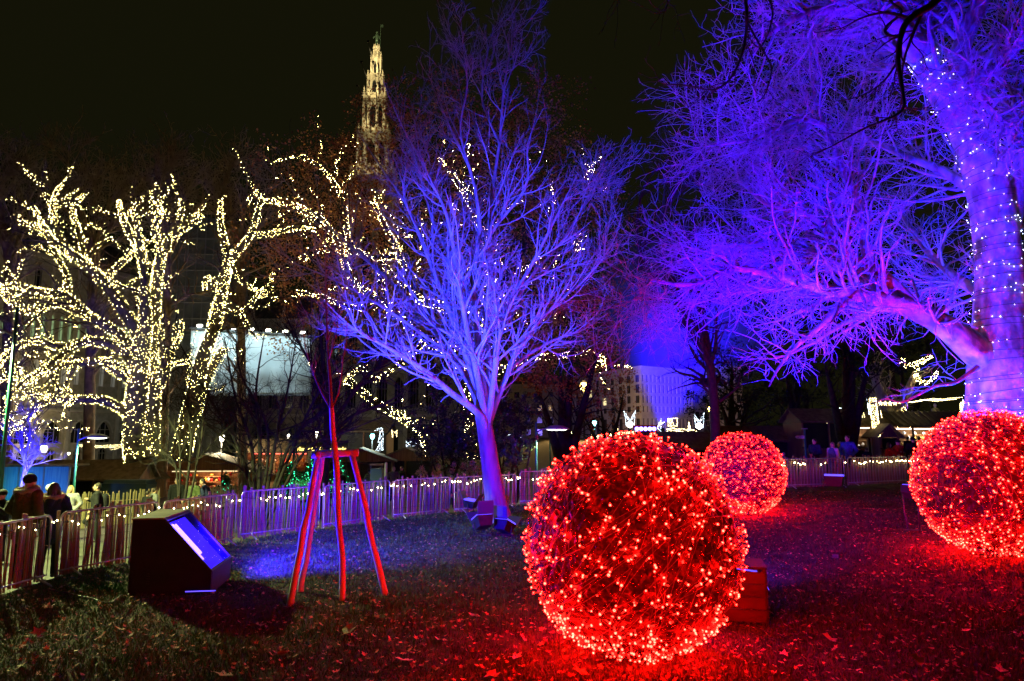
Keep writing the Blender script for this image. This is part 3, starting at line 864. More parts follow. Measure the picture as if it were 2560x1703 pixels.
def ground_cable(label, pts, r=.011, seed=1):
    rr = random.Random(seed); P = []
    for px, py in pts: g_ = G(px, py); P.append((g_[0], g_[1], float(bumpy(g_[0], g_[1])) + .03))
    Pm, Rm = smooth_line(P, [r, r], 40); Pm[:, 2] += np.array([rr.uniform(-.008, .012) for _ in range(40)])
    b = B(); b.tube(Pm - np.array(P[0]), r, 6); o = obj('power_cable', b.mesh('power_cable', True), 'cable_black'); o.location = P[0]
    tag(o, label, 'cable')
ground_cable('black power cable leaving the lamp crate behind the largest ball', [(1880, 1565), (1930, 1582), (1985, 1590), (2040, 1584)], .007)
ground_cable('black power cable at the foot of the black light box', [(322, 1494), (300, 1500), (270, 1520), (200, 1500), (120, 1480)], seed=2)
ground_cable('black power cable looping in front of the right hand red ball', [(2480, 1395), (2510, 1386), (2540, 1392), (2600, 1398)], seed=3)

# ================================================================== trees
def limbs(rows, k=20):
    Ps, Rs = [], []
    for pts, rad in rows:
        P, R = smooth_line(pts, rad, k); Ps.append(P); Rs.append(R)
    return np.array(Ps), np.array(Rs)
def vl(pts, d0, d1):
    n = len(pts)
    return [V(x, y, d0 + (d1 - d0) * (i / (n - 1)) ** 1.2) for i, (x, y) in enumerate(pts)]
def sl(pts, d0, d1):
    n = len(pts)
    return [W(x, y, d0 + (d1 - d0) * (i / (n - 1)) ** 1.2) for i, (x, y) in enumerate(pts)]
def trunk_mesh(P, R, m=16, flute=.06, seed=1):
    v, q = tubes(P[None], R[None], m)
    v = v.reshape(len(P), m, 3); rng = np.random.default_rng(seed)
    ang = np.arange(m) * 2 * PI / m
    k = 1 + flute * np.sin(ang * 5 + seed)[None, :] * np.linspace(1.6, .5, len(P))[:, None] + rng.normal(0, .012, (len(P), m))
    v = P[:, None, :] + (v - P[:, None, :]) * k[..., None]
    return mesh_np('trunk', v.reshape(-1, 3), q)

# ---- forked tree in the middle, violet lit
D = 18.9
ft = thing('forked_tree', 'bare forked tree in the middle, lit violet blue from below', 'tree', G(1243, 1303))
P, R = smooth_line([W(1250, 1312, D), W(1238, 1240, D), W(1228, 1170, D), W(1218, 1100, D), W(1208, 1040, D), W(1204, 1000, D), W(1200, 955, D)], [.42, .28, .25, .235, .215, .16, .06], 24)
part('trunk', trunk_mesh(P, R), 'bark_grey', ft, world=True)
rows = [
 (vl([(1116, 1010), (1108, 958), (1040, 905), (980, 855), (910, 810), (860, 782), (800, 745), (745, 690)], D, 16.2), [.15, .12, .10, .08, .06, .035, .015]),
 (vl([(1116, 1010), (1106, 950), (1085, 890), (1040, 820), (985, 745), (900, 650), (800, 560), (700, 470), (640, 395)], D, 21.5), [.15, .13, .11, .09, .075, .05, .03, .012]),
 (vl([(1116, 1010), (1112, 945), (1085, 850), (1058, 780), (1025, 690), (985, 590), (935, 470), (880, 390), (820, 300)], D, 20.5), [.16, .14, .12, .10, .08, .055, .03, .012]),
 (vl([(1116, 1010), (1115, 950), (1092, 830), (1070, 730), (1052, 620), (1030, 500), (985, 400), (930, 300)], D, 17.2), [.15, .12, .10, .085, .065, .04, .012]),
 (vl([(1116, 1010), (1118, 950), (1108, 840), (1096, 740), (1092, 640), (1105, 520), (1085, 400), (1030, 280), (985, 170)], D, 18.5), [.15, .13, .115, .10, .075, .055, .03, .012]),
 (vl([(1116, 1010), (1122, 950), (1128, 850), (1118, 740), (1130, 620), (1128, 480), (1150, 330), (1160, 200), (1180, 90), (1188, 45)], D, 19.8), [.15, .13, .115, .10, .08, .06, .04, .02, .01]),
 (vl([(1116, 1010), (1128, 945), (1140, 850), (1150, 770), (1180, 690), (1240, 580), (1290, 480), (1330, 400)], D, 17.5), [.13, .11, .095, .08, .06, .035, .012]),
 (vl([(1116, 1010), (1132, 955), (1160, 880), (1185, 820), (1215, 770), (1290, 690), (1350, 640), (1410, 560), (1432, 490)], D, 19.6), [.13, .11, .10, .085, .06, .045, .025, .01]),
 (vl([(1116, 1010), (1135, 950), (1175, 850), (1260, 790), (1340, 760), (1400, 720)], D, 21.0), [.11, .09, .065, .035, .012]),
 (vl([(1112, 830), (1070, 650), (1000, 520), (960, 380), (900, 230)], D + .3, 22.5), [.10, .08, .055, .03, .012]),
 (vl([(1100, 640), (1130, 540), (1210, 430), (1215, 330), (1250, 250)], 18.8, 18.0), [.07, .055, .04, .02, .01]),
 (vl([(1040, 820), (960, 760), (870, 700), (760, 640), (660, 600)], 19.5, 18.5), [.08, .06, .045, .03, .012]),
 (vl([(1150, 770), (1220, 640), (1290, 560), (1370, 430), (1400, 370)], 18.5, 20.5), [.07, .055, .04, .02, .01]),
 (vl([(1085, 400), (1060, 300), (1075, 180), (1040, 100)], 18.5, 17.6), [.05, .035, .02, .01]),
 (vl([(1150, 330), (1110, 230), (1120, 130), (1140, 60)], 19.4, 20.4), [.05, .035, .02, .01]),
]
LP, LR = limbs(rows, 22); LR = LR * .82
for k in range(len(rows)):
    v, q = tubes(LP[k:k + 1], LR[k:k + 1], 9); part('limb', mesh_np('limb', v, q), 'bark_grey', ft, world=True)
b1 = grow(LP, LR, 240, 2.1, (22, 55), 9, .12, .10, .2, .97, .5, .008)
b2 = grow(*b1, 1900, .85, (25, 60), 7, .16, .07, .15, 1, .55, .005)
b3 = grow(*b2, 7000, .36, (25, 60), 6, .20, .04, .2, 1, .6, .004, tip=.5)
# short spur clusters on the lit limbs
b4 = grow(LP, LR, 500, .5, (35, 75), 6, .22, .05, .25, 1, .25, .0046, tip=.5)
v, q = cat_meshes([tubes(*b1, 6), tubes(*b2, 4), tubes(*b3, 3), tubes(*b4, 3)])
part('crown', mesh_np('crown', v, q), 'bark_twig', ft, world=True)

# ---- great plane tree on the right, deep blue
E = 16.0
pt = thing('plane_tree', 'huge old plane tree at the right, glowing deep blue', 'tree', (V(2330, 1080, E)[0], E, 0))
P, R = smooth_line([np.array((V(2335, 1080, E)[0], E, -.1)), V(2330, 1000, E), V(2325, 930, E), V(2312, 850, E), V(2305, 740, E), V(2302, 640, E), V(2296, 560, E), V(2282, 470, E), V(2262, 380, E), V(2222, 290, E), V(2170, 205, E), V(2120, 130, E), V(2080, 50, E), V(2050, -30, E)],
                   [1.05, .95, .88, .72, .56, .50, .48, .47, .45, .40, .36, .30, .24, .2], 36)
PTP, PTR = P, R
part('trunk', trunk_mesh(P, R, 22, .035, 4), 'bark_plane', pt, world=True)
rows = [
 (vl([(2290, 850), (2225, 790), (2150, 735), (2050, 694), (1960, 676), (1880, 662), (1800, 637), (1740, 625), (1680, 618), (1620, 650), (1550, 655), (1495, 645), (1478, 690)], E, 12.2), [.38, .34, .25, .195, .155, .12, .095, .08, .065, .05, .038, .026, .012]),
 (vl([(2120, 722), (2015, 620), (1968, 598), (1915, 538), (1870, 500), (1800, 480), (1750, 462), (1700, 410)], 15.45, 15.8), [.17, .15, .12, .10, .08, .06, .04, .02]),
 (vl([(2010, 640), (1990, 568), (1972, 460), (1934, 385), (1915, 328), (1888, 263), (1870, 206), (1880, 120), (1850, 40)], 15.4, 17.5), [.12, .11, .10, .09, .075, .06, .045, .03, .015]),
 (vl([(1905, 290), (1840, 276), (1730, 320), (1615, 338)], 16.5, 14.5), [.09, .065, .04, .015]),
 (vl([(2120, 130), (2060, 55), (1980, 30), (1900, 25), (1860, 30), (1802, 56), (1751, 94), (1727, 132)], E, 13.5), [.26, .2, .15, .12, .10, .075, .05, .02]),
 (vl([(2130, 145), (2125, 60), (2140, -20), (2150, -120)], E, 16.8), [.28, .26, .24, .2]),
 (vl([(2200, 255), (2210, 120), (2250, 20), (2300, -90)], E, 15), [.26, .22, .2, .16]),
 (vl([(2300, 620), (2330, 500), (2352, 380), (2362, 260), (2400, 120), (2430, -40)], E, 15.3), [.26, .22, .19, .16, .13, .1]),
 (vl([(2130, 160), (2040, 90), (1990, -40)], E, 18.5), [.2, .16, .1]),
 (vl([(2050, 694), (1985, 640), (1890, 585), (1780, 560), (1660, 570), (1560, 600)], 15.28, 17.0), [.12, .095, .07, .05, .035, .015]),
 (vl([(2300, 400), (2330, 320), (2270, 240), (2230, 190)], 15.4, 13.4), [.14, .10, .06, .03]),
 (vl([(2290, 480), (2180, 400), (2060, 350), (1960, 300)], 16.2, 18.5), [.16, .12, .08, .03]),
 (vl([(2300, 700), (2200, 640), (2120, 560), (2060, 470)], 16.3, 19), [.15, .12, .08, .03]),
 (vl([(2250, 845), (2200, 880), (2150, 890), (2080, 925), (2040, 918), (2010, 930)], 15.4, 14.2), [.06, .04, .03, .022, .015, .008]),
 (vl([(1960, 676), (1900, 740), (1830, 800), (1790, 850), (1770, 890)], 14.98, 13.6), [.10, .07, .045, .03, .012]),
 (vl([(2200, 200), (2300, 150), (2380, 60)], 15.8, 14), [.16, .12, .08]),
]
LP, LR = limbs(rows, 24)
for k in range(len(rows)):
    v, q = tubes(LP[k:k + 1], LR[k:k + 1], 11); part('limb', mesh_np('limb', v, q), 'bark_plane', pt, world=True)
wt = np.ones(len(rows)); wt[5:8] = .6
LR = LR * (1 + .10 * np.sin(np.arange(24) * 1.9)[None] * np.random.default_rng(3).uniform(.2, 1, (len(LR), 1)))
b1 = grow(LP, LR, 520, 2.2, (25, 65), 10, .13, .03, .12, 1, .34, .010, wt=wt)
def above(b, z): k = b[0][:, :, 2].min(1) > z; return b[0][k], b[1][k]
b1 = above(b1, 3.7)
b2 = grow(*b1, 4200, 1.0, (28, 70), 8, .19, .01, .12, 1, .5, .0056)
b2 = above(b2, 3.4)
b3 = grow(*b2, 16000, .45, (28, 70), 6, .22, -.01, .15, 1, .6, .0042, tip=.5)
# pendant twigs under the low limb and the pale clump by the fork
b4 = grow(LP[[0, 13, 14]], LR[[0, 13, 14]], 80, .8, (40, 90), 9, .22, -.10, .1, 1, .25, .008)
b4 = above(b4, 3.1)
b5 = grow(*b4, 420, .38, (30, 80), 6, .3, -.04, .15, 1, .6, .0046, tip=.5)
b6 = grow(LP[[10]], LR[[10]], 46, 1.0, (30, 85), 9, .3, -.02, .1, 1, .3, .010)
b7 = grow(*b6, 520, .42, (30, 80), 7, .32, -.03, .15, 1, .6, .0058, tip=.5)
v, q = cat_meshes([tubes(*b1, 6), tubes(*b2, 4), tubes(*b3, 3), tubes(*b4, 4), tubes(*b5, 3), tubes(*b6, 5), tubes(*b7, 3)])
part('crown', mesh_np('crown', v, q), 'bark_plane_twig', pt, world=True)
# fairy lights wound round its trunk
fl_ = thing('trunk_fairy_lights', 'blue white fairy lights wound around the plane tree trunk', 'fairy lights', pt.location)
turns = 46; n = turns * 40
tt = np.linspace(1.5, len(P) - 6.0, n); a = np.minimum(tt.astype(int), len(P) - 2); f = (tt - a)[:, None]
pc2 = P[a] * (1 - f) + P[a + 1] * f; rc = R[a] * (1 - f[:, 0]) + R[a + 1] * f[:, 0]
T2 = norm(P[a + 1] - P[a]); U2 = norm(np.cross(T2, np.array((0, 1.0, 0)))); W2_ = np.cross(T2, U2)
ang = np.linspace(0, 2 * PI * turns, n)
hel = pc2 + (rc * 1.05 + .012)[:, None] * (np.cos(ang)[:, None] * U2 + np.sin(ang)[:, None] * W2_)
hel += T2 * (.07 * np.sin(ang * .37))[:, None]
v, q = tubes(hel[None], np.full((1, n), .006), 4); part('cable', mesh_np('cable', v, q), 'cable_black', fl_, world=True)
pick = RNG.random(n) < .34
me = specks(hel[pick] + RNG.normal(0, .03, (pick.sum(), 3)), .0085, 'bulbs'); me.materials.append(M['bulb_cool']); part('bulbs', me, None, fl_, world=True, kind='stuff')

mat('bark_lit', (.03, .024, .014), .9, col2=(.07, .055, .032), scale=4)
# ---- plane trees wrapped in warm lights on the left
def lit_tree(label, lab2, rows, base, bulbs_m, n1, n2, n3, bmat, size, up=.04, seed=1, l1=2.2, l2=1.1, lit2=.4, bark='bark_lit', thick=1.0, dark=()):
    rng = np.random.default_rng(seed)
    t = thing('plane_tree', label, 'tree', base)
    LP, LR = limbs(rows, 22); LR = LR * thick
    v, q = tubes(LP[:1], LR[:1], 12); part('trunk', mesh_np('trunk', v, q), bark, t, world=True)
    v, q = tubes(LP[1:], LR[1:], 8); part('limbs', mesh_np('limbs', v, q), bark, t, world=True)
    b1 = grow(LP, LR, n1, l1, (25, 70), 9, .2, up, .25, 1, .5, .018, rng=rng)
    b2 = grow(*b1, n2, l2, (25, 70), 7, .25, up, .2, 1, .55, .012, rng=rng)
    b3 = grow(*b2, n3, .6, (25, 70), 5, .28, up, .2, 1, .6, .010, rng=rng, tip=.5)
    v, q = cat_meshes([tubes(*b1, 5), tubes(*b2, 4), tubes(*b3, 3)]); part('crown', mesh_np('crown', v, q), bark, t, world=True)
    s = thing('tree_fairy_lights', lab2, 'fairy lights', base)
    kp = [i_ for i_ in range(len(LP)) if i_ not in dark]; pts = [on_limbs(LP[kp], LR[kp] + .05, bulbs_m, .03, rng)]
    m = int(len(b1[0]) * lit2); pts.append(on_limbs(b1[0][:m], b1[1][:m] + .02, bulbs_m * .6, .03, rng)); m2 = int(len(b2[0]) * lit2 * .3); pts.append(on_limbs(b2[0][:m2], b2[1][:m2], bulbs_m * .45, .03, rng))
    pts = np.concatenate(pts)
    me = specks(pts, size, 'bulbs', rng); me.materials.append(M[bmat]); part('bulbs', me, None, s, world=True, kind='stuff')
    return LP, LR, len(pts)
A = 33.0
rowsA = [
 (sl([(350, 1150), (338, 1080), (342, 980), (352, 900), (362, 810)], A, A), [.62, .50, .42, .36, .28]),
 (sl([(372, 1140), (378, 1040), (382, 950), (376, 880), (384, 790), (392, 700), (405, 630)], A + .5, A + 1), [.40, .34, .30, .28, .24, .2, .16]),
 (sl([(405, 630), (430, 592), (462, 572), (503, 546)], A + 1, A + 2), [.16, .12, .08, .04]),
 (sl([(430, 592), (447, 555), (455, 520), (452, 492)], A + 1, A), [.10, .07, .05, .03]),
 (sl([(392, 700), (398, 620), (385, 575), (402, 530), (388, 498)], A + 1, A - 1), [.14, .11, .08, .05, .03]),
 (sl([(362, 810), (362, 700), (350, 625), (322, 580), (302, 530), (297, 502)], A, A + 1), [.26, .2, .16, .12, .07, .03]),
 (sl([(350, 625), (345, 570), (330, 520)], A, A - 1), [.12, .08, .03]),
 (sl([(354, 850), (302, 765), (258, 705), (215, 662), (172, 632), (132, 602), (105, 560), (84, 518)], A, A - 3), [.3, .25, .21, .18, .15, .11, .07, .03]),
 (sl([(172, 632), (140, 565), (132, 505), (152, 462)], A - 1.5, A - 1), [.12, .09, .05, .03]),
 (sl([(132, 602), (92, 566), (48, 556)], A - 2, A - 3), [.09, .06, .03]),
 (sl([(215, 662), (196, 580), (182, 525), (208, 488)], A - 1, A + 1), [.12, .09, .05, .03]),
 (sl([(258, 705), (300, 660), (340, 630), (365, 600)], A - .5, A + 1.5), [.11, .09, .06, .03]),
 (sl([(346, 900), (292, 832), (222, 792), (168, 742), (102, 730), (42, 714), (-10, 720)], A, A - 5), [.28, .22, .18, .15, .11, .07, .03]),
 (sl([(168, 742), (166, 690), (142, 640), (120, 602)], A - 2, A - 1), [.12, .1, .07, .03]),
 (sl([(222, 792), (142, 762), (62, 780), (12, 742)], A - 1.5, A - 4), [.12, .09, .05, .03]),
 (sl([(346, 930), (300, 872), (222, 852), (152, 868), (82, 850), (22, 882), (-8, 920)], A, A - 5.5), [.25, .2, .16, .12, .09, .06, .03]),
 (sl([(222, 852), (162, 882), (112, 922), (62, 952), (12, 1002)], A - 2, A - 4.5), [.13, .1, .07, .05, .03]),
 (sl([(342, 960), (292, 930), (252, 902), (192, 912), (132, 916), (62, 958), (0, 940)], A, A - 4), [.22, .17, .14, .11, .08, .05, .03]),
 (sl([(252, 902), (300, 915), (322, 940)], A - 1, A - 1.5), [.1, .07, .04]),
 (sl([(192, 912), (162, 965), (186, 992), (168, 1014)], A - 2, A - 3), [.08, .06, .04, .03]),
 (sl([(338, 1045), (300, 1020), (252, 1000), (192, 1000), (132, 1000), (94, 1012), (60, 1058), (22, 1072), (-5, 1050)], A, A - 6), [.24, .19, .16, .13, .11, .09, .06, .05, .03]),
 (sl([(94, 1012), (56, 960), (40, 902)], A - 3, A - 4), [.08, .05, .03]),
 (sl([(60, 1058), (64, 1086), (92, 1072), (102, 1050)], A - 4, A - 4), [.05, .04, .04, .03]),
 (sl([(382, 950), (432, 912), (472, 904)], A + .5, A - 1), [.1, .06, .03]),
 (sl([(380, 1000), (420, 930), (432, 880), (450, 840), (455, 800)], A + .5, A + 2), [.12, .1, .08, .05, .03]),
]
bA = np.array((*V(325, 1046, A)[:2], float(ground_z(V(325, 1046, A)[0], A))))
lit_tree('old plane tree at the left, wrapped in warm lights', 'dense warm fairy lights covering the left plane tree', rowsA, bA, 24, 170, 420, 900, 'bulb_warm', .0098, seed=3, lit2=.75)
Bd = 37.0
rowsB = [
 (sl([(448, 1150), (470, 1060), (488, 980), (505, 900), (535, 820), (548, 760), (560, 700), (572, 650)], Bd, Bd), [.48, .42, .38, .34, .30, .27, .23, .2]),
 (sl([(572, 650), (560, 600), (551, 550), (552, 500)], Bd, Bd + 1), [.18, .13, .09, .04]),
 (sl([(572, 655), (602, 618), (627, 588), (640, 545), (655, 505), (700, 508)], Bd, Bd - 1), [.18, .14, .11, .08, .06, .03]),
 (sl([(627, 588), (680, 585), (740, 570), (790, 575)], Bd, Bd - 2), [.1, .08, .05, .03]),
 (sl([(548, 760), (532, 700), (514, 700), (512, 725)], Bd, Bd - 1), [.12, .08, .06, .04]),
 (sl([(560, 775), (602, 780), (642, 742), (662, 722)], Bd, Bd - 1), [.1, .07, .05, .03]),
 (sl([(602, 780), (622, 820), (645, 850)], Bd - .5, Bd - 1), [.06, .05, .03]),
 (sl([(572, 650), (600, 700), (640, 725)], Bd, Bd - 1), [.08, .06, .03]),
 (sl([(655, 505), (640, 480), (618, 508)], Bd - 1, Bd), [.06, .05, .03]),
 (sl([(460, 1130), (490, 1020), (520, 940), (560, 870)], Bd + 1, Bd + 1), [.36, .3, .24, .18]),
]
bB = np.array((*W(452, 1150, Bd)[:2], float(ground_z(W(452, 1150, Bd)[0], Bd))))
lit_tree('leaning plane tree with lit trunk, right of the left lit tree', 'warm fairy lights winding up the leaning plane tree', rowsB, bB, 22, 80, 200, 400, 'bulb_warm', .0105, seed=5)
Cd = 43.0
rowsC = [
 (sl([(1190, 1150), (1182, 1000), (1186, 880), (1188, 760), (1182, 660)], Cd, Cd), [.6, .5, .45, .38, .28]),
 (sl([(1188, 760), (1208, 620), (1182, 520), (1132, 440), (1095, 396)], Cd, Cd + 2), [.28, .22, .16, .1, .05]),
 (sl([(1182, 800), (1092, 762), (1040, 740), (1000, 640), (960, 560), (930, 500)], Cd, Cd - 3), [.28, .22, .18, .14, .09, .05]),
 (sl([(1000, 640), (920, 640), (872, 600), (862, 520), (832, 452), (770, 392)], Cd - 2, Cd - 4), [.14, .12, .1, .08, .06, .04]),
 (sl([(1186, 880), (1080, 862), (962, 762), (882, 702), (842, 602), (802, 545), (740, 512)], Cd, Cd - 5), [.28, .22, .18, .14, .1, .07, .04]),
 (sl([(962, 762), (880, 770), (800, 740), (740, 730)], Cd - 3, Cd - 5), [.12, .1, .07, .04]),
 (sl([(1188, 800), (1262, 702), (1312, 622), (1402, 472), (1492, 442)], Cd, Cd - 2), [.26, .2, .15, .09, .04]),
 (sl([(1186, 900), (1292, 860), (1342, 782), (1402, 702), (1440, 600)], Cd, Cd + 1), [.24, .18, .13, .09, .04]),
 (sl([(1186, 960), (1302, 902), (1402, 890), (1492, 882), (1512, 925)], Cd, Cd - 3), [.2, .15, .1, .06, .03]),
 (sl([(1060, 855), (1010, 900), (940, 950), (900, 920), (860, 960)], Cd - 2, Cd - 4), [.12, .1, .08, .06, .04]),
 (sl([(870, 950), (930, 1000), (980, 1030), (1030, 1062), (1078, 1096)], Cd - 5, Cd - 6), [.12, .14, .16, .16, .16]),
]
bC = np.array((*W(1190, 1150, Cd)[:2], float(ground_z(W(1190, 1150, Cd)[0], Cd))))
LPc, LRc, _ = lit_tree('broad tree with brown leaves and warm lights behind the forked tree', 'warm fairy lights in the brown leaved tree behind the forked tree', rowsC, bC, 15, 170, 420, 500, 'bulb_warm_far', .0108, seed=8, l1=4, l2=2, bark='bark_dark', lit2=.4, dark=(6, 7))
def in_blob(n, c, r, rng, p=.45):
    d = norm(rng.normal(size=(n, 3))); return np.asarray(c) + d * (rng.random(n) ** p)[:, None] * np.asarray(r)
def crown_leaves(parent, blobs, n, size, m, seed, name='foliage', flat=0.0):
    """leaf faces gathered in clumps spread over several blobs, with gaps between"""
    rng = np.random.default_rng(seed)
    cl = []
    vol = np.array([r[0] * r[1] * r[2] for c, r in blobs]); ncl = max(12, n // 45)
    for (c, r), k in zip(blobs, (vol / vol.sum() * ncl).astype(int) + 2): cl.append(in_blob(k, c, r, rng, .38))
    cl = np.concatenate(cl); rs = rng.uniform(.5, 1.5, len(cl)) * (np.cbrt(vol.mean()) * .20)
    i = rng.integers(0, len(cl), n)
    p = cl[i] + norm(rng.normal(size=(n, 3))) * (rng.random(n) ** .5 * rs[i])[:, None]
    part(name, leaves(p, size, name, rng, flat=flat), m, parent, world=True)
brown = [(W(1180, 520, Cd), (9, 5, 7)), (W(960, 560, Cd), (7, 4.5, 6)), (W(800, 600, Cd - 2), (5, 4, 5.5)), (W(1380, 560, Cd), (5.5, 4, 6)), (W(1100, 330, Cd), (6.5, 4, 4)), (W(1330, 330, Cd), (4.5, 4, 4)), (W(1200, 780, Cd), (9, 4, 4)), (W(880, 780, Cd), (6, 4, 4)), (W(1400, 780, Cd), (5, 4, 4)), (W(760, 420, Cd), (3.5, 3, 3)), (W(925, 400, Cd), (4, 3, 3.6)), (W(960, 330, Cd), (3, 3, 2.5))]
crown_leaves(bpy.data.objects['plane_tree.003'], brown, 58000, .17, 'foliage_brown', 4)

# ---- other trees and shrubs
def bare_shrub(label, base, stems, m='bark_dark', n1=80, n2=360, n3=700, l=(1.6, .8, .4), seed=1, rmin=.006, up=.05, name='shrub'):
    rng = np.random.default_rng(seed)
    t = thing(name, label, 'shrub' if name == 'shrub' else 'tree', base)
    LP, LR = limbs(stems, 18)
    v, q = tubes(LP, LR, 7); part('stems' if name == 'shrub' else 'trunk', mesh_np('stems', v, q), m, t, world=True)
    b1 = grow(LP, LR, n1, l[0], (20, 60), 8, .16, up, .2, 1, .55, rmin * 1.6, rng=rng)
    b2 = grow(*b1, n2, l[1], (25, 65), 7, .2, up, .15, 1, .6, rmin * 1.2, rng=rng)
    b3 = grow(*b2, n3, l[2], (25, 65), 5, .25, up * .5, .15, 1, .6, rmin, rng=rng, tip=.5)
    v, q = cat_meshes([tubes(*b1, 5), tubes(*b2, 4), tubes(*b3, 3)]); part('twigs' if name == 'shrub' else 'crown', mesh_np('twigs', v, q), m, t, world=True)
    return t
Gs = 24.0
def gb(px, d): x = W(px, 1000, d)[0]; return np.array((x, d, float(ground_z(x, d))))
def stem(bx, d, pts, r): return ([gb(bx, d)] + [W(x, y, d + (j + 1) * .2) for j, (x, y) in enumerate(pts)], [r, r * .8, r * .55, r * .2])
bare_shrub('large bare dark shrub with fanning stems behind the fence', gb(660, Gs), [
  stem(650, Gs, [(600, 1130), (520, 990), (450, 860)], .07), stem(655, Gs, [(630, 1120), (590, 1000), (560, 840)], .08), stem(660, Gs, [(650, 1100), (640, 980), (660, 840)], .08),
  stem(668, Gs, [(690, 1100), (720, 970), (740, 850)], .07), stem(672, Gs, [(720, 1120), (790, 1040), (860, 980)], .08), stem(664, Gs, [(610, 1150), (540, 1080), (470, 1030)], .06),
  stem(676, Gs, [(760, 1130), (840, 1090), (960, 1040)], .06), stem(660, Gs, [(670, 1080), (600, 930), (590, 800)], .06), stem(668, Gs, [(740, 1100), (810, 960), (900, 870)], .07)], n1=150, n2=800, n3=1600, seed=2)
bare_shrub('slender bare shrub beside the large one, in front of the leaning lit tree', gb(470, Gs - 2), [
  stem(465, Gs - 2, [(450, 1120), (420, 1040), (410, 960)], .04), stem(470, Gs - 2, [(478, 1120), (470, 1020), (480, 930)], .05), stem(478, Gs - 2, [(500, 1120), (510, 1040), (530, 960)], .04), stem(468, Gs - 2, [(440, 1170), (400, 1120), (390, 1050)], .035)], n1=60, n2=220, n3=400, seed=3)
bare_shrub('dark straight trunked tree behind the staked young tree', gb(815, 27), [
  ([gb(815, 27), W(818, 1100, 27), W(812, 960, 27), W(800, 820, 27)], [.16, .14, .11, .05]), ([W(818, 1100, 27), W(880, 1040, 27), W(960, 1010, 27), W(1010, 980, 27)], [.09, .07, .05, .02]),
  ([W(815, 1080, 27), W(900, 960, 27), W(960, 900, 26), W(990, 820, 26)], [.10, .08, .05, .02]), ([W(812, 960, 27), W(760, 880, 27), W(720, 800, 27)], [.08, .05, .02])], n1=80, n2=420, n3=800, l=(1.8, .9, .45), seed=9, name='bare_tree')
# dim bare crowns rising behind the lit trees
mat('bark_dim', (.16, .11, .07), .85, col2=(.26, .18, .11), scale=3)
for k, (px, d, tops, lb) in enumerate(((40, 40, [(20, 640), (-20, 480), (40, 430)], 'dim bare tree rising behind the left lit tree, at the picture edge'), (240, 42, [(230, 640), (180, 470), (170, 400)], 'dim bare tree behind the middle of the left lit tree'), (420, 44, [(420, 640), (400, 480), (440, 390)], 'dim bare tree behind the gap between the two lit trees'), (620, 46, [(600, 640), (560, 470), (590, 400)], 'dim bare tree behind the leaning lit tree'))):
    g0 = gb(px, d); c1, c2, c3 = [W(x, y, d) for x, y in tops]
    st_r = [([g0, (g0 + c1) / 2, c1, c2, c3], [.35, .3, .22, .12, .04])]
    for j in range(5):
        e = W(px + (j - 2) * 62, 430 + 26 * abs(j - 2) + 12 * (k % 2), d + (j % 3 - 1)); st_r.append(([c1, (c1 + e) / 2 + np.array((0, 0, .8)), e], [.16, .1, .03]))
    bare_shrub(lb, g0, st_r, m='bark_dim', n1=110, n2=600, n3=1500, l=(3.0, 1.6, .8), seed=60 + k, rmin=.013, up=.06, name='bare_tree')
# small blue lit tree at the left edge
bare_shrub('small bare tree lit blue at the left picture edge', gb(52, 26), [
  ([gb(62, 26), W(62, 1180, 26), W(60, 1140, 26), W(48, 1090, 26)], [.09, .075, .06, .03]), ([W(62, 1185, 26), W(88, 1140, 26), W(100, 1090, 26)], [.05, .035, .015]), ([W(60, 1140, 26), W(30, 1110, 26), W(5, 1090, 26)], [.045, .03, .012]), ([W(60, 1150, 26), W(75, 1090, 26), W(70, 1040, 26)], [.045, .03, .012])],
  m='bark_twig', n1=40, n2=160, n3=300, l=(.9, .5, .3), seed=4, name='bare_tree')
bl_loc = np.array((W(40, 1200, 23.5)[0], 23.5, float(ground_z(W(40, 1200, 23.5)[0], 23.5))))
f7, d7 = floodlight('floodlight', bl_loc, W(55, 1080, 26), 'small floodlight below the blue lit tree at the left edge', .28, .1, doors=False)
spot('flood_small_tree', Vector(f7), W(55, 1085, 26), 9000, BLUE, 80, .8, .1)
# dim blue trees far behind the gap between forked and plane tree
def far_blue(label, d, rows, seed):
    return bare_shrub(label, gb(1790, d), [([W(x, y, d) for x, y in pts], r) for pts, r in rows], m='bark_dark', n1=90, n2=360, n3=700, l=(2.4, 1.2, .6), seed=seed, rmin=.011, up=.0, name='bare_tree')
far_blue('dim blue bare tree in the gap left of the plane tree', 26, [([(1790, 1200), (1785, 1000), (1765, 850), (1740, 700), (1720, 560)], [.2, .18, .15, .1, .04]), ([(1765, 850), (1680, 740), (1600, 640), (1600, 500), (1640, 420)], [.13, .1, .08, .05, .02]), ([(1690, 700), (1800, 640), (1900, 640)], [.1, .07, .03]), ([(1600, 640), (1640, 560), (1700, 480), (1740, 440)], [.07, .06, .04, .02])], 12)
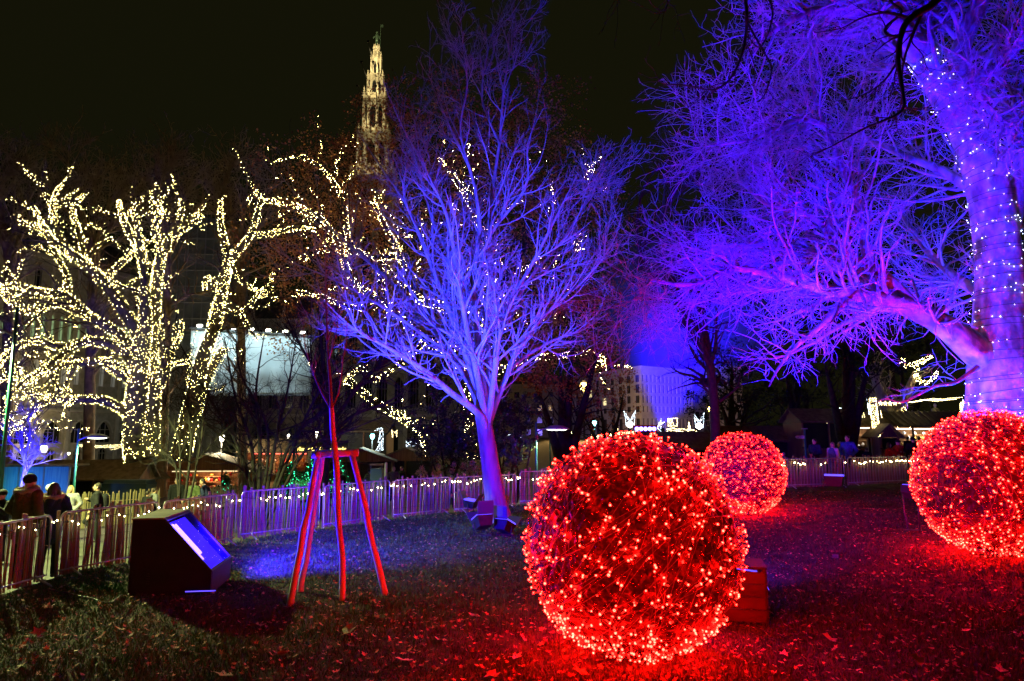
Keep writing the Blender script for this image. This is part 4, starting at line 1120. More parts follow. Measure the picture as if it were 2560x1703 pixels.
# evergreen and leafy shrubs
def leafy(name, label, base, blobs, n, size, m, seed, trunk=None, flat=0.0, cat='shrub', branches=True):
    rng = np.random.default_rng(seed)
    t = thing(name, label, cat, base)
    rows = []
    for c, r in blobs:
        mid = (np.asarray(base) + np.asarray(c)) / 2 + rng.normal(0, .1, 3)
        rows.append(([base, mid, np.asarray(c)], [trunk or .06, (trunk or .06) * .7, .02]))
    LP, LR = limbs(rows, 12)
    b1 = grow(LP, LR, 60, np.mean([r[0] for c, r in blobs]) * .9, (30, 80), 6, .2, .03, .3, 1, .5, .008, rng=rng)
    v, q = cat_meshes([tubes(LP, LR, 7), tubes(*b1, 4)]); part('trunk' if cat == 'tree' else 'stems', mesh_np('stems', v, q), 'bark_dark', t, world=True)
    crown_leaves(t, blobs, n, size, m, seed, 'crown' if cat == 'tree' else 'foliage', flat)
    return t
Hd = 29.0
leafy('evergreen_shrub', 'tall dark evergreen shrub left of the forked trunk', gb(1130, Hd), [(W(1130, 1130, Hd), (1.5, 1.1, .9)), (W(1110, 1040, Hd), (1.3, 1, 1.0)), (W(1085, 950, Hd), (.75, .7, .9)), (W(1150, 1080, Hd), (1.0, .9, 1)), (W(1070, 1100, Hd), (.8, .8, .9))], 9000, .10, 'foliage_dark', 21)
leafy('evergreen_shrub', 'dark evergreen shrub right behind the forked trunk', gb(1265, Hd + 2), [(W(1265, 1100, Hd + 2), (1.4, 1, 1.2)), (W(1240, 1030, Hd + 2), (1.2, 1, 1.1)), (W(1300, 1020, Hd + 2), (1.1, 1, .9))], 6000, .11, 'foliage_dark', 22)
leafy('leafy_shrub', 'bright green leafy shrub by the street lamp right of forked trunk', gb(1290, Hd - 3), [(W(1275, 1120, Hd - 3), (.55, .5, .45)), (W(1305, 1110, Hd - 3), (.5, .5, .4)), (W(1290, 1150, Hd - 3), (.5, .5, .35)), (W(1330, 1095, Hd - 3), (.35, .4, .3))], 1100, .13, 'foliage_green', 23)
def hydrangea(px, py, d, label, seed, n=9):
    rng = random.Random(seed); t = thing('hydrangea', label, 'shrub', gb(px, d))
    c = W(px, py, d)
    for k in range(n):
        p = c + np.array((rng.uniform(-.55, .55), rng.uniform(-.3, .3), rng.uniform(-.25, .22)))
        r2 = np.random.default_rng(seed * 50 + k); m = 90
        pp = p + norm(r2.normal(size=(m, 3))) * .10 * r2.uniform(.7, 1.05, (m, 1))
        part('flower_head', leaves(pp, .05, 'flower_head', r2), 'hydrangea', t, world=True)
        b = B(); b.tube([gb(px, d), (gb(px, d) + p) / 2 + np.array((0, 0, .1)), p], .008, 5); part('stem', b, 'bark_dark', t, world=True)
hydrangea(1080, 1180, 25, 'brown hydrangea with dry flower heads behind the fence', 1)
hydrangea(1165, 1170, 25.5, 'tall brown hydrangea immediately left of the forked trunk', 2)
hydrangea(1207, 1168, 25, 'hydrangea with pale round heads touching the forked trunk', 3, 6)
# brown leaved trees right of the centre
leafy('brown_leaved_tree', 'dark trunked tree with thin brown leaves left of the pale building', gb(1410, 38), [(W(1400, 900, 38), (2.6, 2, 2.2)), (W(1480, 960, 38), (1.8, 1.6, 1.8)), (W(1340, 960, 38), (1.8, 1.6, 2)), (W(1440, 780, 38), (3, 2.2, 2.6)), (W(1500, 860, 38), (2, 1.6, 2))], 7000, .14, 'foliage_brown', 31, .32, cat='tree')
leafy('brown_leaved_tree', 'dim tree with sparse brown leaves beside the amber street lamp', gb(1510, 52), [(W(1500, 1000, 52), (2.2, 2, 2.6)), (W(1560, 980, 52), (1.6, 1.6, 2)), (W(1450, 1020, 52), (1.8, 1.6, 2))], 2200, .15, 'foliage_brown', 32, .2, cat='tree')
# dark conifers in the right background
con = [(1830, 48, [(1830, 900), (1800, 1000), (1870, 980)], 'dark conifer above the small red ball'), (1985, 50, [(1960, 900), (2020, 980), (1950, 1020), (2000, 820)], 'dark conifer behind the green signpost'),
       (2110, 40, [(2110, 820), (2060, 900), (2170, 900), (2130, 740)], 'tall dark trunked conifer behind the man in the blue jacket'), (2250, 56, [(2250, 880), (2330, 850), (2210, 800)], 'dark tree behind the light column at the right')]
for k, (px, d, bl2, lb) in enumerate(con):
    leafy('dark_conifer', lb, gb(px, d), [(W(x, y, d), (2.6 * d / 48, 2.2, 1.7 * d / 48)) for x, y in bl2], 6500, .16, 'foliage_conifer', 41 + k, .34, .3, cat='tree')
# big trunked tree with lights behind the right stalls
bare_shrub('thick trunked tree behind the right hand stalls', gb(2225, 52), [([gb(2225, 52), W(2225, 1060, 52), W(2205, 990, 52), W(2180, 930, 52)], [.75, .65, .4, .2]), ([W(2225, 1060, 52), W(2260, 1000, 52), W(2290, 930, 52)], [.5, .35, .2])], m='bark_grey', n1=30, n2=100, n3=120, l=(2.4, 1.2, .6), seed=77, rmin=.012, name='bare_tree')
for k, (pts, lb) in enumerate([([(2262, 1020), (2250, 1050), (2245, 1075)], 'cool white lights on the trunk behind the right hand stalls'), ([(2290, 1030), (2275, 1055), (2262, 1090), (2255, 1100)], 'second light strand beside the thick trunk behind the stalls'),
     ([(2255, 895), (2262, 915), (2300, 905), (2330, 890)], 'warm fairy lights high in the dark tree over the stalls'), ([(2310, 900), (2290, 925), (2295, 950), (2320, 955), (2345, 930)], 'curl of warm fairy lights in the dark tree over the stalls')]):
    Pq, Rq = limbs([([W(x, y, 51) for x, y in pts], [.16, .1])], 16)
    s_ = thing('tree_fairy_lights', lb, 'fairy lights', Pq[0][0])
    me = specks(on_limbs(Pq, Rq, 22, .02), .014, 'bulbs'); me.materials.append(M['bulb_warm_far']); part('bulbs', me, None, s_, world=True, kind='stuff')
    b = B(); b.tube(Pq[0], .02, 5); part('cable', b, 'cable_black', s_, world=True)

# ---- dark branches hanging in from above, close to the camera
Fd = 6.2
z7 = lambda pts: [(1550 + x / 1.96, y / 1.96) for x, y in pts]
rows = [(sl(z7([(1640, -160), (1560, 0), (1420, 90), (1375, 180), (1362, 300), (1385, 450), (1385, 540), (1290, 592), (1200, 628), (1060, 705), (930, 770)]), Fd, Fd - .4), [.03, .026, .022, .018, .014, .011, .009, .0075, .006, .004, .002]),
        (sl(z7([(1420, 90), (1300, 62), (1180, 90), (1080, 140), (960, 160)]), Fd, Fd + .5), [.012, .009, .006, .004, .002]),
        (sl(z7([(1375, 180), (1310, 170), (1305, 130), (1380, 60), (1330, 10), (1300, -60)]), Fd, Fd + .3), [.010, .009, .009, .008, .008, .008]),
        (sl(z7([(1362, 300), (1290, 400), (1180, 470), (1040, 500)]), Fd, Fd - .6), [.008, .006, .004, .002]),
        (sl(z7([(1385, 520), (1440, 550), (1500, 590)]), Fd, Fd), [.006, .004, .002]),
        (sl(z7([(1480, 60), (1430, 180), (1390, 300), (1380, 420)]), Fd, Fd + .2), [.012, .010, .007, .003]),
        (sl(z7([(600, -160), (615, 0), (622, 110), (600, 260), (545, 380), (470, 438), (380, 430), (290, 415), (205, 408), (170, 350)]), Fd + .4, Fd), [.016, .013, .011, .009, .007, .006, .005, .004, .003, .002]),
        (sl(z7([(680, -120), (740, 20), (742, 110), (690, 230), (630, 180), (612, 80)]), Fd + .4, Fd), [.010, .008, .006, .005, .004, .003]),
        (sl(z7([(622, 110), (690, 230), (740, 330), (720, 440), (680, 500)]), Fd + .3, Fd), [.008, .006, .005, .004, .003]),
        (sl(z7([(240, -80), (232, 20), (215, 60), (180, 66)]), Fd + .4, Fd), [.006, .004, .003, .002]),
        (sl(z7([(-30, -60), (0, 20)]), Fd, Fd), [.004, .002])]
LP, LR = limbs(rows, 24); LR = LR * 1.5
ob = thing('overhanging_branch', 'thin dark bare branches hanging in from above at the top right', 'branch', LP[0][0])
for k in range(len(rows)):
    v, q = tubes(LP[k:k + 1], LR[k:k + 1], 7); part('branch', mesh_np('branch', v, q), 'bark_dark', ob, world=True)
b1 = grow(LP, LR, 90, .42, (25, 60), 8, .16, -.02, .25, 1, .5, .0036, pull=np.array((-.02, 0, 0)))
b2 = grow(*b1, 110, .18, (25, 60), 6, .2, 0, .2, 1, .6, .003)
v, q = cat_meshes([tubes(*b1, 5), tubes(*b2, 4)]); part('twigs', mesh_np('twigs', v, q), 'bark_dark', ob, world=True, kind='stuff')

# ================================================================== city hall
def wall_opening(b, x0, x1, z0, z1, ox0, ox1, oz0, osp, rise, dep=.5, seg=6):
    """front wall piece (y=0, facing -y) with one arched opening and its reveal"""
    xm, hw = (ox0 + ox1) / 2, (ox1 - ox0) / 2
    arch = []
    for i in range(seg + 1):
        u = i / seg; arch.append((ox0 + hw * u, osp + rise * math.sin(u * PI / 2) ** .9 if rise else osp))
    arch = arch + [(2 * xm - x, z) for x, z in arch[-2::-1]]
    def quad(a, c, d, e): b.add([a, c, d, e], [(0, 1, 2, 3)])
    quad((x0, 0, z0), (ox0, 0, z0), (ox0, 0, z1), (x0, 0, z1)); quad((ox1, 0, z0), (x1, 0, z0), (x1, 0, z1), (ox1, 0, z1))
    if oz0 > z0 + .01: quad((ox0, 0, z0), (ox1, 0, z0), (ox1, 0, oz0), (ox0, 0, oz0))
    for (xa, za), (xb, zb) in zip(arch[:-1], arch[1:]): quad((xa, 0, za), (xb, 0, zb), (xb, 0, z1), (xa, 0, z1))
    rim = [(ox0, oz0)] + arch + [(ox1, oz0)]
    for (xa, za), (xb, zb) in zip(rim[:-1], rim[1:]): quad((xb, 0, zb), (xa, 0, za), (xa, dep, za), (xb, dep, zb))
    quad((ox0, 0, oz0), (ox1, 0, oz0), (ox1, dep, oz0), (ox0, dep, oz0))
    return rim
def pane(parent, rim, dep, m, mull=1, name='window'):
    b = B(); b.add([(x, dep - .04, z) for x, z in rim], [tuple(range(len(rim) - 1, -1, -1))])
    o = part(name, b, m, parent)
    xs_ = [p[0] for p in rim]; zs_ = [p[1] for p in rim]; w_ = max(xs_) - min(xs_)
    f = B()
    for k in range(mull): f.box((min(xs_) + w_ * (k + 1) / (mull + 1), dep - .09, (min(zs_) + max(zs_)) / 2), (.09, .06, max(zs_) - min(zs_) - .05))
    f.box(((min(xs_) + max(xs_)) / 2, dep - .095, min(zs_) + (max(zs_) - min(zs_)) * .62), (w_, .05, .09))
    part('window_frame', f, 'window_frame', o)
    return o
a0, a1 = W(60, 1078, 100), W(318, 1078, 116)
wd_ = norm((a1 - a0) * np.array((1, 1, 0))); bay = np.linalg.norm((a1 - a0)[:2]) / 4
org = a0 - wd_ * bay * 2.5; WING_RZ = math.atan2(wd_[1], wd_[0])
zz = lambda py, d=107: W(187, py, d)[2]
wing = thing('city_hall_wing', 'stone city hall wing with pointed arches behind the left lit tree', 'building', (org[0], org[1], 0), WING_RZ)
NB = 7
z_doorb, z_arc0, z_cor, z_w1, z_w2, z_top = -3.0, zz(1112), zz(1030), zz(895), zz(770), zz(672)
def facade(parent, nb, bay, spec, m, skip=()):
    for i in range(nb):
        b = B(); x0 = i * bay; xm = x0 + bay / 2
        for (za, zb, ops) in spec:
            n_o = len(ops); ww = bay / n_o
            for j, (cx, hw, oz, osp, rise, pm) in enumerate(ops):
                rim = wall_opening(b, x0 + ww * j, x0 + ww * (j + 1), za, zb, xm + cx - hw, xm + cx + hw, oz, osp, rise)
                pane(parent, rim, .5, pm, 1 if hw < .6 else 2)
        part('wall_bay', b, m, parent)
rs = random.Random(4)
spec = [(z_doorb, z_arc0, [(0, .75, z_doorb + .4, z_arc0 - 1.25, .7, 'window_dark')]),
        (z_arc0, z_cor, [(0, 1.35, z_arc0 + .3, zz(1080), zz(1054) - zz(1080), 'window_dark')]),
        (z_cor + .5, z_w1, [(-1.07, .55, zz(962), zz(915), .6, 'curtain'), (1.07, .55, zz(962), zz(915), .6, 'curtain')]),
        (z_w1 + .4, z_w2, [(-1.42, .42, zz(858), zz(808), .7, 'lit_window'), (0, .42, zz(858), zz(808), .7, 'lit_window'), (1.42, .42, zz(858), zz(808), .7, 'lit_window')]),
        (z_w2 + .4, z_top, [(0, .5, z_w2 + 1.5, z_top - 2.0, .8, 'window_dark')])]
facade(wing, NB, bay, spec, 'stone')
for z, h_, pr in ((z_cor, .5, .35), (z_w1, .4, .28), (z_w2, .4, .28), (z_top, .7, .5)):
    b = B(); b.box((NB * bay / 2, -pr / 2 + .25, z + h_ / 2), (NB * bay + .3, pr + .5, h_)); b.box((NB * bay / 2, -pr * .75, z + h_ * .8), (NB * bay + .3, pr * .5, h_ * .38)); part('cornice', b, 'stone_pale', wing)
for i in range(NB):   # arch mouldings and piers
    rim = [((i + .5) * bay - 1.5 + 3.0 * u, -.06, zz(1082) + (zz(1050) - zz(1082)) * math.sin(u * PI) ** .8) for u in np.linspace(0, 1, 13)]
    b = B(); b.tube(rim, .12, 6); part('arch_moulding', b, 'stone_pale', wing)
for i in range(NB + 1):
    b = B(); b.box((i * bay, -.12, (z_doorb + z_top) / 2), (.5, .3, z_top - z_doorb - .02)); part('pier', b, 'stone_pale', wing)
b = B(); b.prism([(0, 0, z_top + .7), (0, 9, z_top + 8), (0, 18, z_top + .7)], (-.2, 0, 0), (NB * bay, 0, 0)); part('roof', b, 'slate', wing)
b = B(); b.box((NB * bay / 2, 9, (z_doorb + z_top) / 2), (NB * bay - .2, 16.8, z_top - z_doorb)); part('inner_wall', b, 'stone', wing)
# wall lantern and the light garland
def small_lamp(name, p, label, m, r, power, col, cat='lamp', pole=None):
    t = thing(name, label, cat, (p[0], p[1], pole if pole is not None else p[2]))
    b = B(); b.lathe([(.02, -r * 1.3), (r * .6, -r * 1.1), (r, r * .2), (r * .75, r * .9), (.03, r * 1.3)], (0, 0, p[2] - t.location.z), 10); part('globe', b, m, t, True)
    b = B(); b.lathe([(r * .9, r * .95), (r * .5, r * 1.5), (.02, r * 2.1)], (0, 0, p[2] - t.location.z), 10); part('cap', b, 'black_metal', t)
    b = B()
    if pole is not None: b.tube([(0, 0, 0), (0, 0, p[2] - t.location.z - r * 1.2)], [.07, .05], 8)
    else: b.tube([(0, 0, r * 2), (0, .3, r * 2.4), (0, .8, r * 2.0)], .04, 6)
    part('pole' if pole is not None else 'bracket', b, 'black_metal', t, True)
    if power: point(name + '_light', p + np.array((0, -r * 1.6, 0)), power, col, r)
    return t
small_lamp('wall_lantern', W(110, 1122, 96), 'round glass lantern by the city hall wall at the left', 'lamp_globe', .42, 3000, (1.0, .8, .4))
small_lamp('wall_lantern', W(172, 1134, 101), 'dim small lantern in the city hall door', 'lamp_globe', .16, 80, (1.0, .8, .4))
def led_figure(name, label, polys, d, m, size, step, cat='light figure', post=None, wire=True, px=True):
    """outline figure of small lamps on a bent rod; polys in photo position"""
    pts, b = [], B()
    c = None
    for poly in polys:
        P = np.array([W(x, y, d) for x, y in poly])
        if wire: b.tube(P, size * .45, 5)
        L = np.concatenate([[0], np.cumsum(np.linalg.norm(np.diff(P, axis=0), axis=1))])
        n = max(2, int(L[-1] / step)); tq = np.linspace(0, L[-1], n)
        pts.append(np.stack([np.interp(tq, L, P[:, j]) for j in range(3)], 1))
    pts = np.concatenate(pts); c = pts.mean(0)
    t = thing(name, label, cat, c)
    if wire: part('frame', b, 'black_metal', t, world=True)
    pts = pts + RNG.normal(0, size * .4, pts.shape); pts[:, 1] -= size
    me = specks(pts, size, 'bulbs'); me.materials.append(M[m]); part('bulbs', me, None, t, world=True, kind='stuff')
    if post is not None:
        b = B(); g = gb(post[0], d); b.tube([g, W(post[0], post[1], d)], .05, 7); part('mast', b, 'black_metal', t, world=True)
    return t
led_figure('light_garland', 'band of white lights with stars hung across the city hall arches', [[(196, 1112), (250, 1114), (308, 1112)], [(200, 1115), (250, 1117), (304, 1115)], [(205, 1118), (250, 1119), (300, 1118)], [(212, 1122), (230, 1120), (232, 1125)], [(275, 1120), (278, 1125), (296, 1121)]], 88, 'led_warm', 0.0290, .14)

# corner block under netting, lit construction sheet
blk = thing('netted_block', 'tall corner block wrapped in dark scaffold netting beside the left lit tree', 'building', W(465, 1078, 114) * np.array((1, 1, 0)), math.radians(4))
zt_ = W(465, 545, 114)[2]; wb = 170 / FPX * 114
b = B(); b.box((0, 5, zt_ / 2 - 1.5), (wb, 10, zt_ + 3)); part('wall', b, 'netting', blk)
for k in range(9):
    b = B(); b.tube([(-wb / 2 + wb * k / 8, -.35, -3), (-wb / 2 + wb * k / 8, -.35, zt_ + .8)], .09, 6); part('scaffold_pole', b, 'lamp_grey', blk)
for k in range(15):
    b = B(); b.tube([(-wb / 2 - .3, -.4, -1 + k * zt_ / 14), (wb / 2 + .3, -.4, -1 + k * zt_ / 14)], .08, 6); part('scaffold_rail', b, 'lamp_grey', blk)
sh = thing('construction_sheet', 'floodlit pale blue construction sheet on the city hall front', 'sheet', W(630, 1000, 104))
nx, nz = 60, 26; P = []
for j in range(nz):
    for i in range(nx):
        u, w_ = i / (nx - 1), j / (nz - 1)
        p = W(478 + 300 * u, 986 - (986 - (822 + 20 * u)) * w_, 104 + 7 * u); p[1] += .12 * math.sin(u * 40) + .09 * math.sin(u * 23 + w_ * 6) + .1 * math.sin(w_ * 14); P.append(p)
i = np.arange(nx * nz).reshape(nz, nx); Qs = np.stack([i[:-1, :-1], i[:-1, 1:], i[1:, 1:], i[1:, :-1]], -1).reshape(-1, 4)
so = part('cloth', mesh_np('cloth', P, Qs), 'sheet', sh, world=True)
md = so.modifiers.new('thick', 'SOLIDIFY'); md.thickness = .05
b = B(); b.tube([W(474, 820, 103.3), W(780, 840, 110.5)], .12, 6); b.tube([W(474, 988, 103.6), W(780, 988, 110.6)], .1, 6); part('rail', b, 'lamp_grey', sh, world=True)
for k in range(7):
    u = (k + .5) / 7; p = W(478 + 300 * u, 813 + 20 * u, 101.5 + 7 * u)
    b = B(); b.box(p, (.7, .35, .28), rx=.5); part('floodlight_head', b, 'lamp_white', sh, world=True)
    spot('sheet_light', p + np.array((0, -.1, .1)), W(480 + 300 * u, 930, 105 + 7 * u), 4400 if k < 3 else 2600, (.55, .85, .95), 130, .9, .3)
# main front behind the trees
mf = thing('city_hall', 'dim stone main front of the city hall behind the middle trees', 'building', (W(540, 1078, 122)[0], 122, 0), 0)
bay2 = 5.6; zf = lambda py: W(800, py, 122)[2]
spec2 = [(-3, zf(1040), [(0, 1.5, -1.5, zf(1085), 1.6, 'window_dark')]), (zf(1038), zf(930), [(-1.4, .75, zf(1020), zf(960), 1.2, 'window_dark'), (1.4, .75, zf(1020), zf(960), 1.2, 'window_dark')]), (zf(928), zf(800), [(-1.4, .7, zf(910), zf(840), 1.2, 'window_dark'), (1.4, .7, zf(910), zf(840), 1.2, 'window_dark')])]
facade(mf, 8, bay2, spec2, 'stone')
for i in range(9):
    b = B(); b.box((i * bay2, -.35, (zf(800) - 3) / 2), (.7, .7, zf(800) + 3)); b.lathe([(.5, 0), (.35, 1.2), (.02, 3)], (i * bay2, -.3, zf(800)), 4); part('buttress', b, 'stone_pale', mf)
for py in (1039, 929, 801):
    b = B(); b.box((4 * bay2, -.2, zf(py)), (8 * bay2, .5, .5)); part('cornice', b, 'stone_pale', mf)
b = B(); b.box((4 * bay2, 8, (zf(800) - 3) / 2), (8 * bay2 - .2, 14.9, zf(800) + 3)); part('inner_wall', b, 'stone', mf)
b = B(); b.prism([(0, 0, zf(800)), (0, 8, zf(800) + 6), (0, 16, zf(800))], (-.1, 0, 0), (8 * bay2, 0, 0)); part('roof', b, 'slate', mf)
# tower
TDp = 152.0
tx = W(931, 500, TDp)[0]; zpx = lambda py: W(931, py, TDp)[2]; mpx = lambda w: w / FPX * TDp * 1.03
tw_ = thing('city_hall_tower', 'floodlit pointed city hall tower with a statue on top', 'tower', (tx, TDp, 0))
tiers = [(1000, 440, 100, 6), (440, 345, 72, 5), (345, 250, 52, 4), (250, 198, 37, 3), (198, 150, 24, 3), (150, 124, 13, 3)]
for k, (yb, yt_, w, nl) in enumerate(tiers):
    z0, z1, hw = zpx(yb), zpx(yt_), mpx(w) / 2
    b = B(); b.lathe([(hw * 1.12, z0), (hw * 1.02, z0 + (z1 - z0) * .15), (hw * .92, z1 - .4), (hw * 1.02, z1 - .3), (hw * 1.02, z1), (hw * .7, z1)], (0, 0, 0), 8, PI / 8); tr_ = part('tier', b, 'stone_pale', tw_)
    for a in range(8):
        an = a * PI / 4
        if math.sin(an) > .5: continue
        n_ = nl if k == 0 else 1
        for j in range(1):
            ww, hh = hw * .26, (z1 - z0) * .62
            bb = B(); c0, s0 = math.cos(an), math.sin(an); rr = hw * .93
            pts = [(-ww, 0), (ww, 0), (ww, hh * .7), (0, hh), (-ww, hh * .7)]
            P = [(c0 * rr * o_ - s0 * x, s0 * rr * o_ + c0 * x, z0 + (z1 - z0) * .2 + z) for o_ in (.94, 1.03 - .02) for x, z in pts]
            bb.add(P, [tuple(range(5)), tuple(range(9, 4, -1))] + [(q, (q + 1) % 5, 5 + (q + 1) % 5, 5 + q) for q in range(5)])
            part('lancet', bb, 'window_dark', tr_)
    for a in range(8):
        an = a * PI / 4 + PI / 8; rr = hw * 1.1; hp = min((z1 - z0) * .30 + .5, 3.0); pw = max(.16, hw * .13)
        bb = B(); bb.lathe([(pw, z0 - .2), (pw, z1 - hp * .05), (pw * 1.35, z1), (pw * .8, z1 + .12), (.02, z1 + hp)], (rr * math.cos(an), rr * math.sin(an), 0), 6)
        for q in range(4): bb.box((rr * math.cos(an), rr * math.sin(an), z1 + hp * (.2 + .2 * q)), (pw * (2.2 - .45 * q), pw * (2.2 - .45 * q), .12), rz=q)
        part('pinnacle', bb, 'stone_pale', tr_)
    if k:
        for a in range(8):
            an = a * PI / 4; bb = B()
            for q in range(-1, 2): bb.lathe([(hw * .09, z1), (hw * .05, z1 + .5), (.01, z1 + .9)], ((hw * 1.0) * math.cos(an) - q * hw * .25 * math.sin(an), hw * math.sin(an) + q * hw * .25 * math.cos(an), 0), 5)
            part('crocket', bb, 'stone_pale', tr_)
b = B(); b.lathe([(mpx(9), zpx(126)), (mpx(4), zpx(122)), (mpx(3), zpx(116)), (.02, zpx(114))], (0, 0, 0), 8); part('cap', b, 'slate', tw_)
zs = zpx(117); b = B()
b.caps((-.25, 0, zs + .2), (-.1, 0, zs + 1.6), .2, .28); b.caps((.3, 0, zs + .2), (.1, 0, zs + 1.6), .2, .28); b.caps((0, 0, zs + 1.6), (0, 0, zs + 2.9), .38, .45); b.ball((0, 0, zs + 3.6), (.3, .3, .36)); b.caps((.4, 0, zs + 2.8), (.75, 0, zs + 2.0), .16, .13); b.caps((-.4, 0, zs + 2.8), (-.8, -.1, zs + 2.2), .16, .13)
stt = part('statue', b, 'bronze', tw_, True)
b = B(); b.tube([(.8, 0, zs - .2), (.85, 0, zpx(64))], .07, 6); b.box((1.15, 0, zpx(65)), (.6, .05, .7)); part('flag_staff', b, 'bronze', stt)
WARM = (1.0, .80, .36)
for (py, pw, dx) in ((460, 3000, -7), (460, 3000, 7), (350, 4000, -5), (350, 4000, 5), (262, 5500, -4), (262, 5500, 4), (205, 7000, -2.6), (205, 7000, 2.6), (155, 4500, 0)):
    dx *= .5; p = np.array((tx + dx, TDp - 9 - abs(dx) * .2, zpx(py)))
    b = B(); b.box((dx, p[1] - TDp, p[2] - .3), (.5, .4, .4)); b.tube([(dx, p[1] - TDp, p[2] - .5), (dx * .6, -3, p[2] - 2.5)], .06, 5); part('floodlight_head', b, 'black_metal', tw_)
    spot('tower_light', p, (tx, TDp, zpx(py - 70)), pw, WARM, 70, .7, .3)

# ================================================================== pale office building on the right
ob_c = W(1606, 1078, 180); zb = lambda py: W(1606, py, 180)[2]
r_end = W(1735, 1078, 193); l_end = W(1420, 1078, 222)
def block_face(parent, p0, p1, cols, rows_, m):
    d = (p1 - p0); L = math.hypot(d[0], d[1]); ang = math.atan2(d[1], d[0])
    b0 = thing  # local frame via helper empties is not needed: build in world
    ux_ = np.array((math.cos(ang), math.sin(ang), 0)); ny = np.array((math.sin(ang), -math.cos(ang), 0))
    b = B(); cw = L / cols
    def PW(x, y, z): return p0 * np.array((1, 1, 0)) + ux_ * x - ny * y + np.array((0, 0, z))
    for i in range(cols):
        for j, (z0, z1, w0, w1) in enumerate(rows_):
            bb = B(); wall_opening(bb, i * cw, (i + 1) * cw, z0, z1, (i + .26) * cw, (i + .74) * cw, w0, w1, 0, .35, 1)
            b.add([PW(*p) for p in bb.v], bb.f)
            wv = B(); x0_, x1_ = (i + .26) * cw, (i + .74) * cw
            wv.add([PW(x0_, .3, w0), PW(x1_, .3, w0), PW(x1_, .3, w1), PW(x0_, .3, w1)], [(0, 1, 2, 3)])
            lit = (cols < 12 and (i, j) in ((3, 3), (5, 2)))
            wo = part('window', wv, 'lit_window_warm' if lit else 'window_dark', parent, world=True)
            fm = B(); fm.add([PW(x, y, z) for x, y, z in ((x0_ + (x1_ - x0_) / 2 - .06, .22, w0), (x0_ + (x1_ - x0_) / 2 + .06, .22, w0), (x0_ + (x1_ - x0_) / 2 + .06, .22, w1), (x0_ + (x1_ - x0_) / 2 - .06, .22, w1))], [(0, 1, 2, 3)])
            fo = part('window_frame', fm, 'window_frame', wo)
    part('wall', b, m, parent, world=True)
    for z, h_ in ((rows_[-1][1], .8), (rows_[0][1] - .1, .4), (rows_[-1][0] - .15, .3)):
        bb = B(); bb.prism([(0, -.35, z), (0, .3, z), (0, .3, z + h_), (0, -.35, z + h_)], (-.35, 0, 0), (L, 0, 0)); cb = B(); cb.add([PW(*p) for p in bb.v], bb.f); part('cornice', cb, m, parent, world=True)
off = thing('office_building', 'pale five storey office building washed in blue light right of centre', 'building', (ob_c[0], ob_c[1], 0))
rows_ = [(-2, zb(1033), -.5, zb(1046))]
for (ya, yb_, wa, wb_) in ((1033, 1008, 1030, 1015), (1008, 983, 1007, 988), (983, 956, 981, 960), (956, 922, 954, 936)): rows_.append((zb(ya), zb(yb_), zb(wa), zb(wb_)))
block_face(off, ob_c, r_end, 13, rows_, 'plaster'); block_face(off, l_end, ob_c, 10, rows_, 'plaster')
b = B(); top = zb(922) + .8
b.prism([(ob_c[0], ob_c[1] + .6, 0), (r_end[0], r_end[1] + .4, 0), (r_end[0] + 3, r_end[1] + 30, 0), (l_end[0], l_end[1] + 5, 0)], (0, 0, top - .3), (0, 0, top - .02)); part('roof', b, 'slate', off, world=True)
# far dark blocks so the skyline closes
for (pa, pb, py, d, lb) in ((1735, 1860, 915, 200, 'dark building right of the pale office block'), (1250, 1420, 960, 230, 'dim building behind the brown leaved tree')):
    p = W((pa + pb) / 2, 1078, d); h_ = W(pa, py, d)[2]; w_ = (pb - pa) / FPX * d
    t = thing('far_building', lb, 'building', (p[0], d, 0)); b = B(); b.box((0, 6, h_ / 2 - 1), (w_, 12, h_ + 2)); part('wall', b, 'stone', t)
    b = B(); b.prism([(0, 0, h_), (0, 6, h_ + 3), (0, 12, h_)], (-w_ / 2, 0, 0), (w_ / 2, 0, 0)); part('roof', b, 'slate', t)
    for i in range(6):
        for j in range(4):
            b = B(); b.box((-w_ / 2 + w_ * (i + .5) / 6, -.02, 2 + j * h_ / 4.4), (w_ / 14, .1, h_ / 9)); part('window', b, 'window_dark', t)

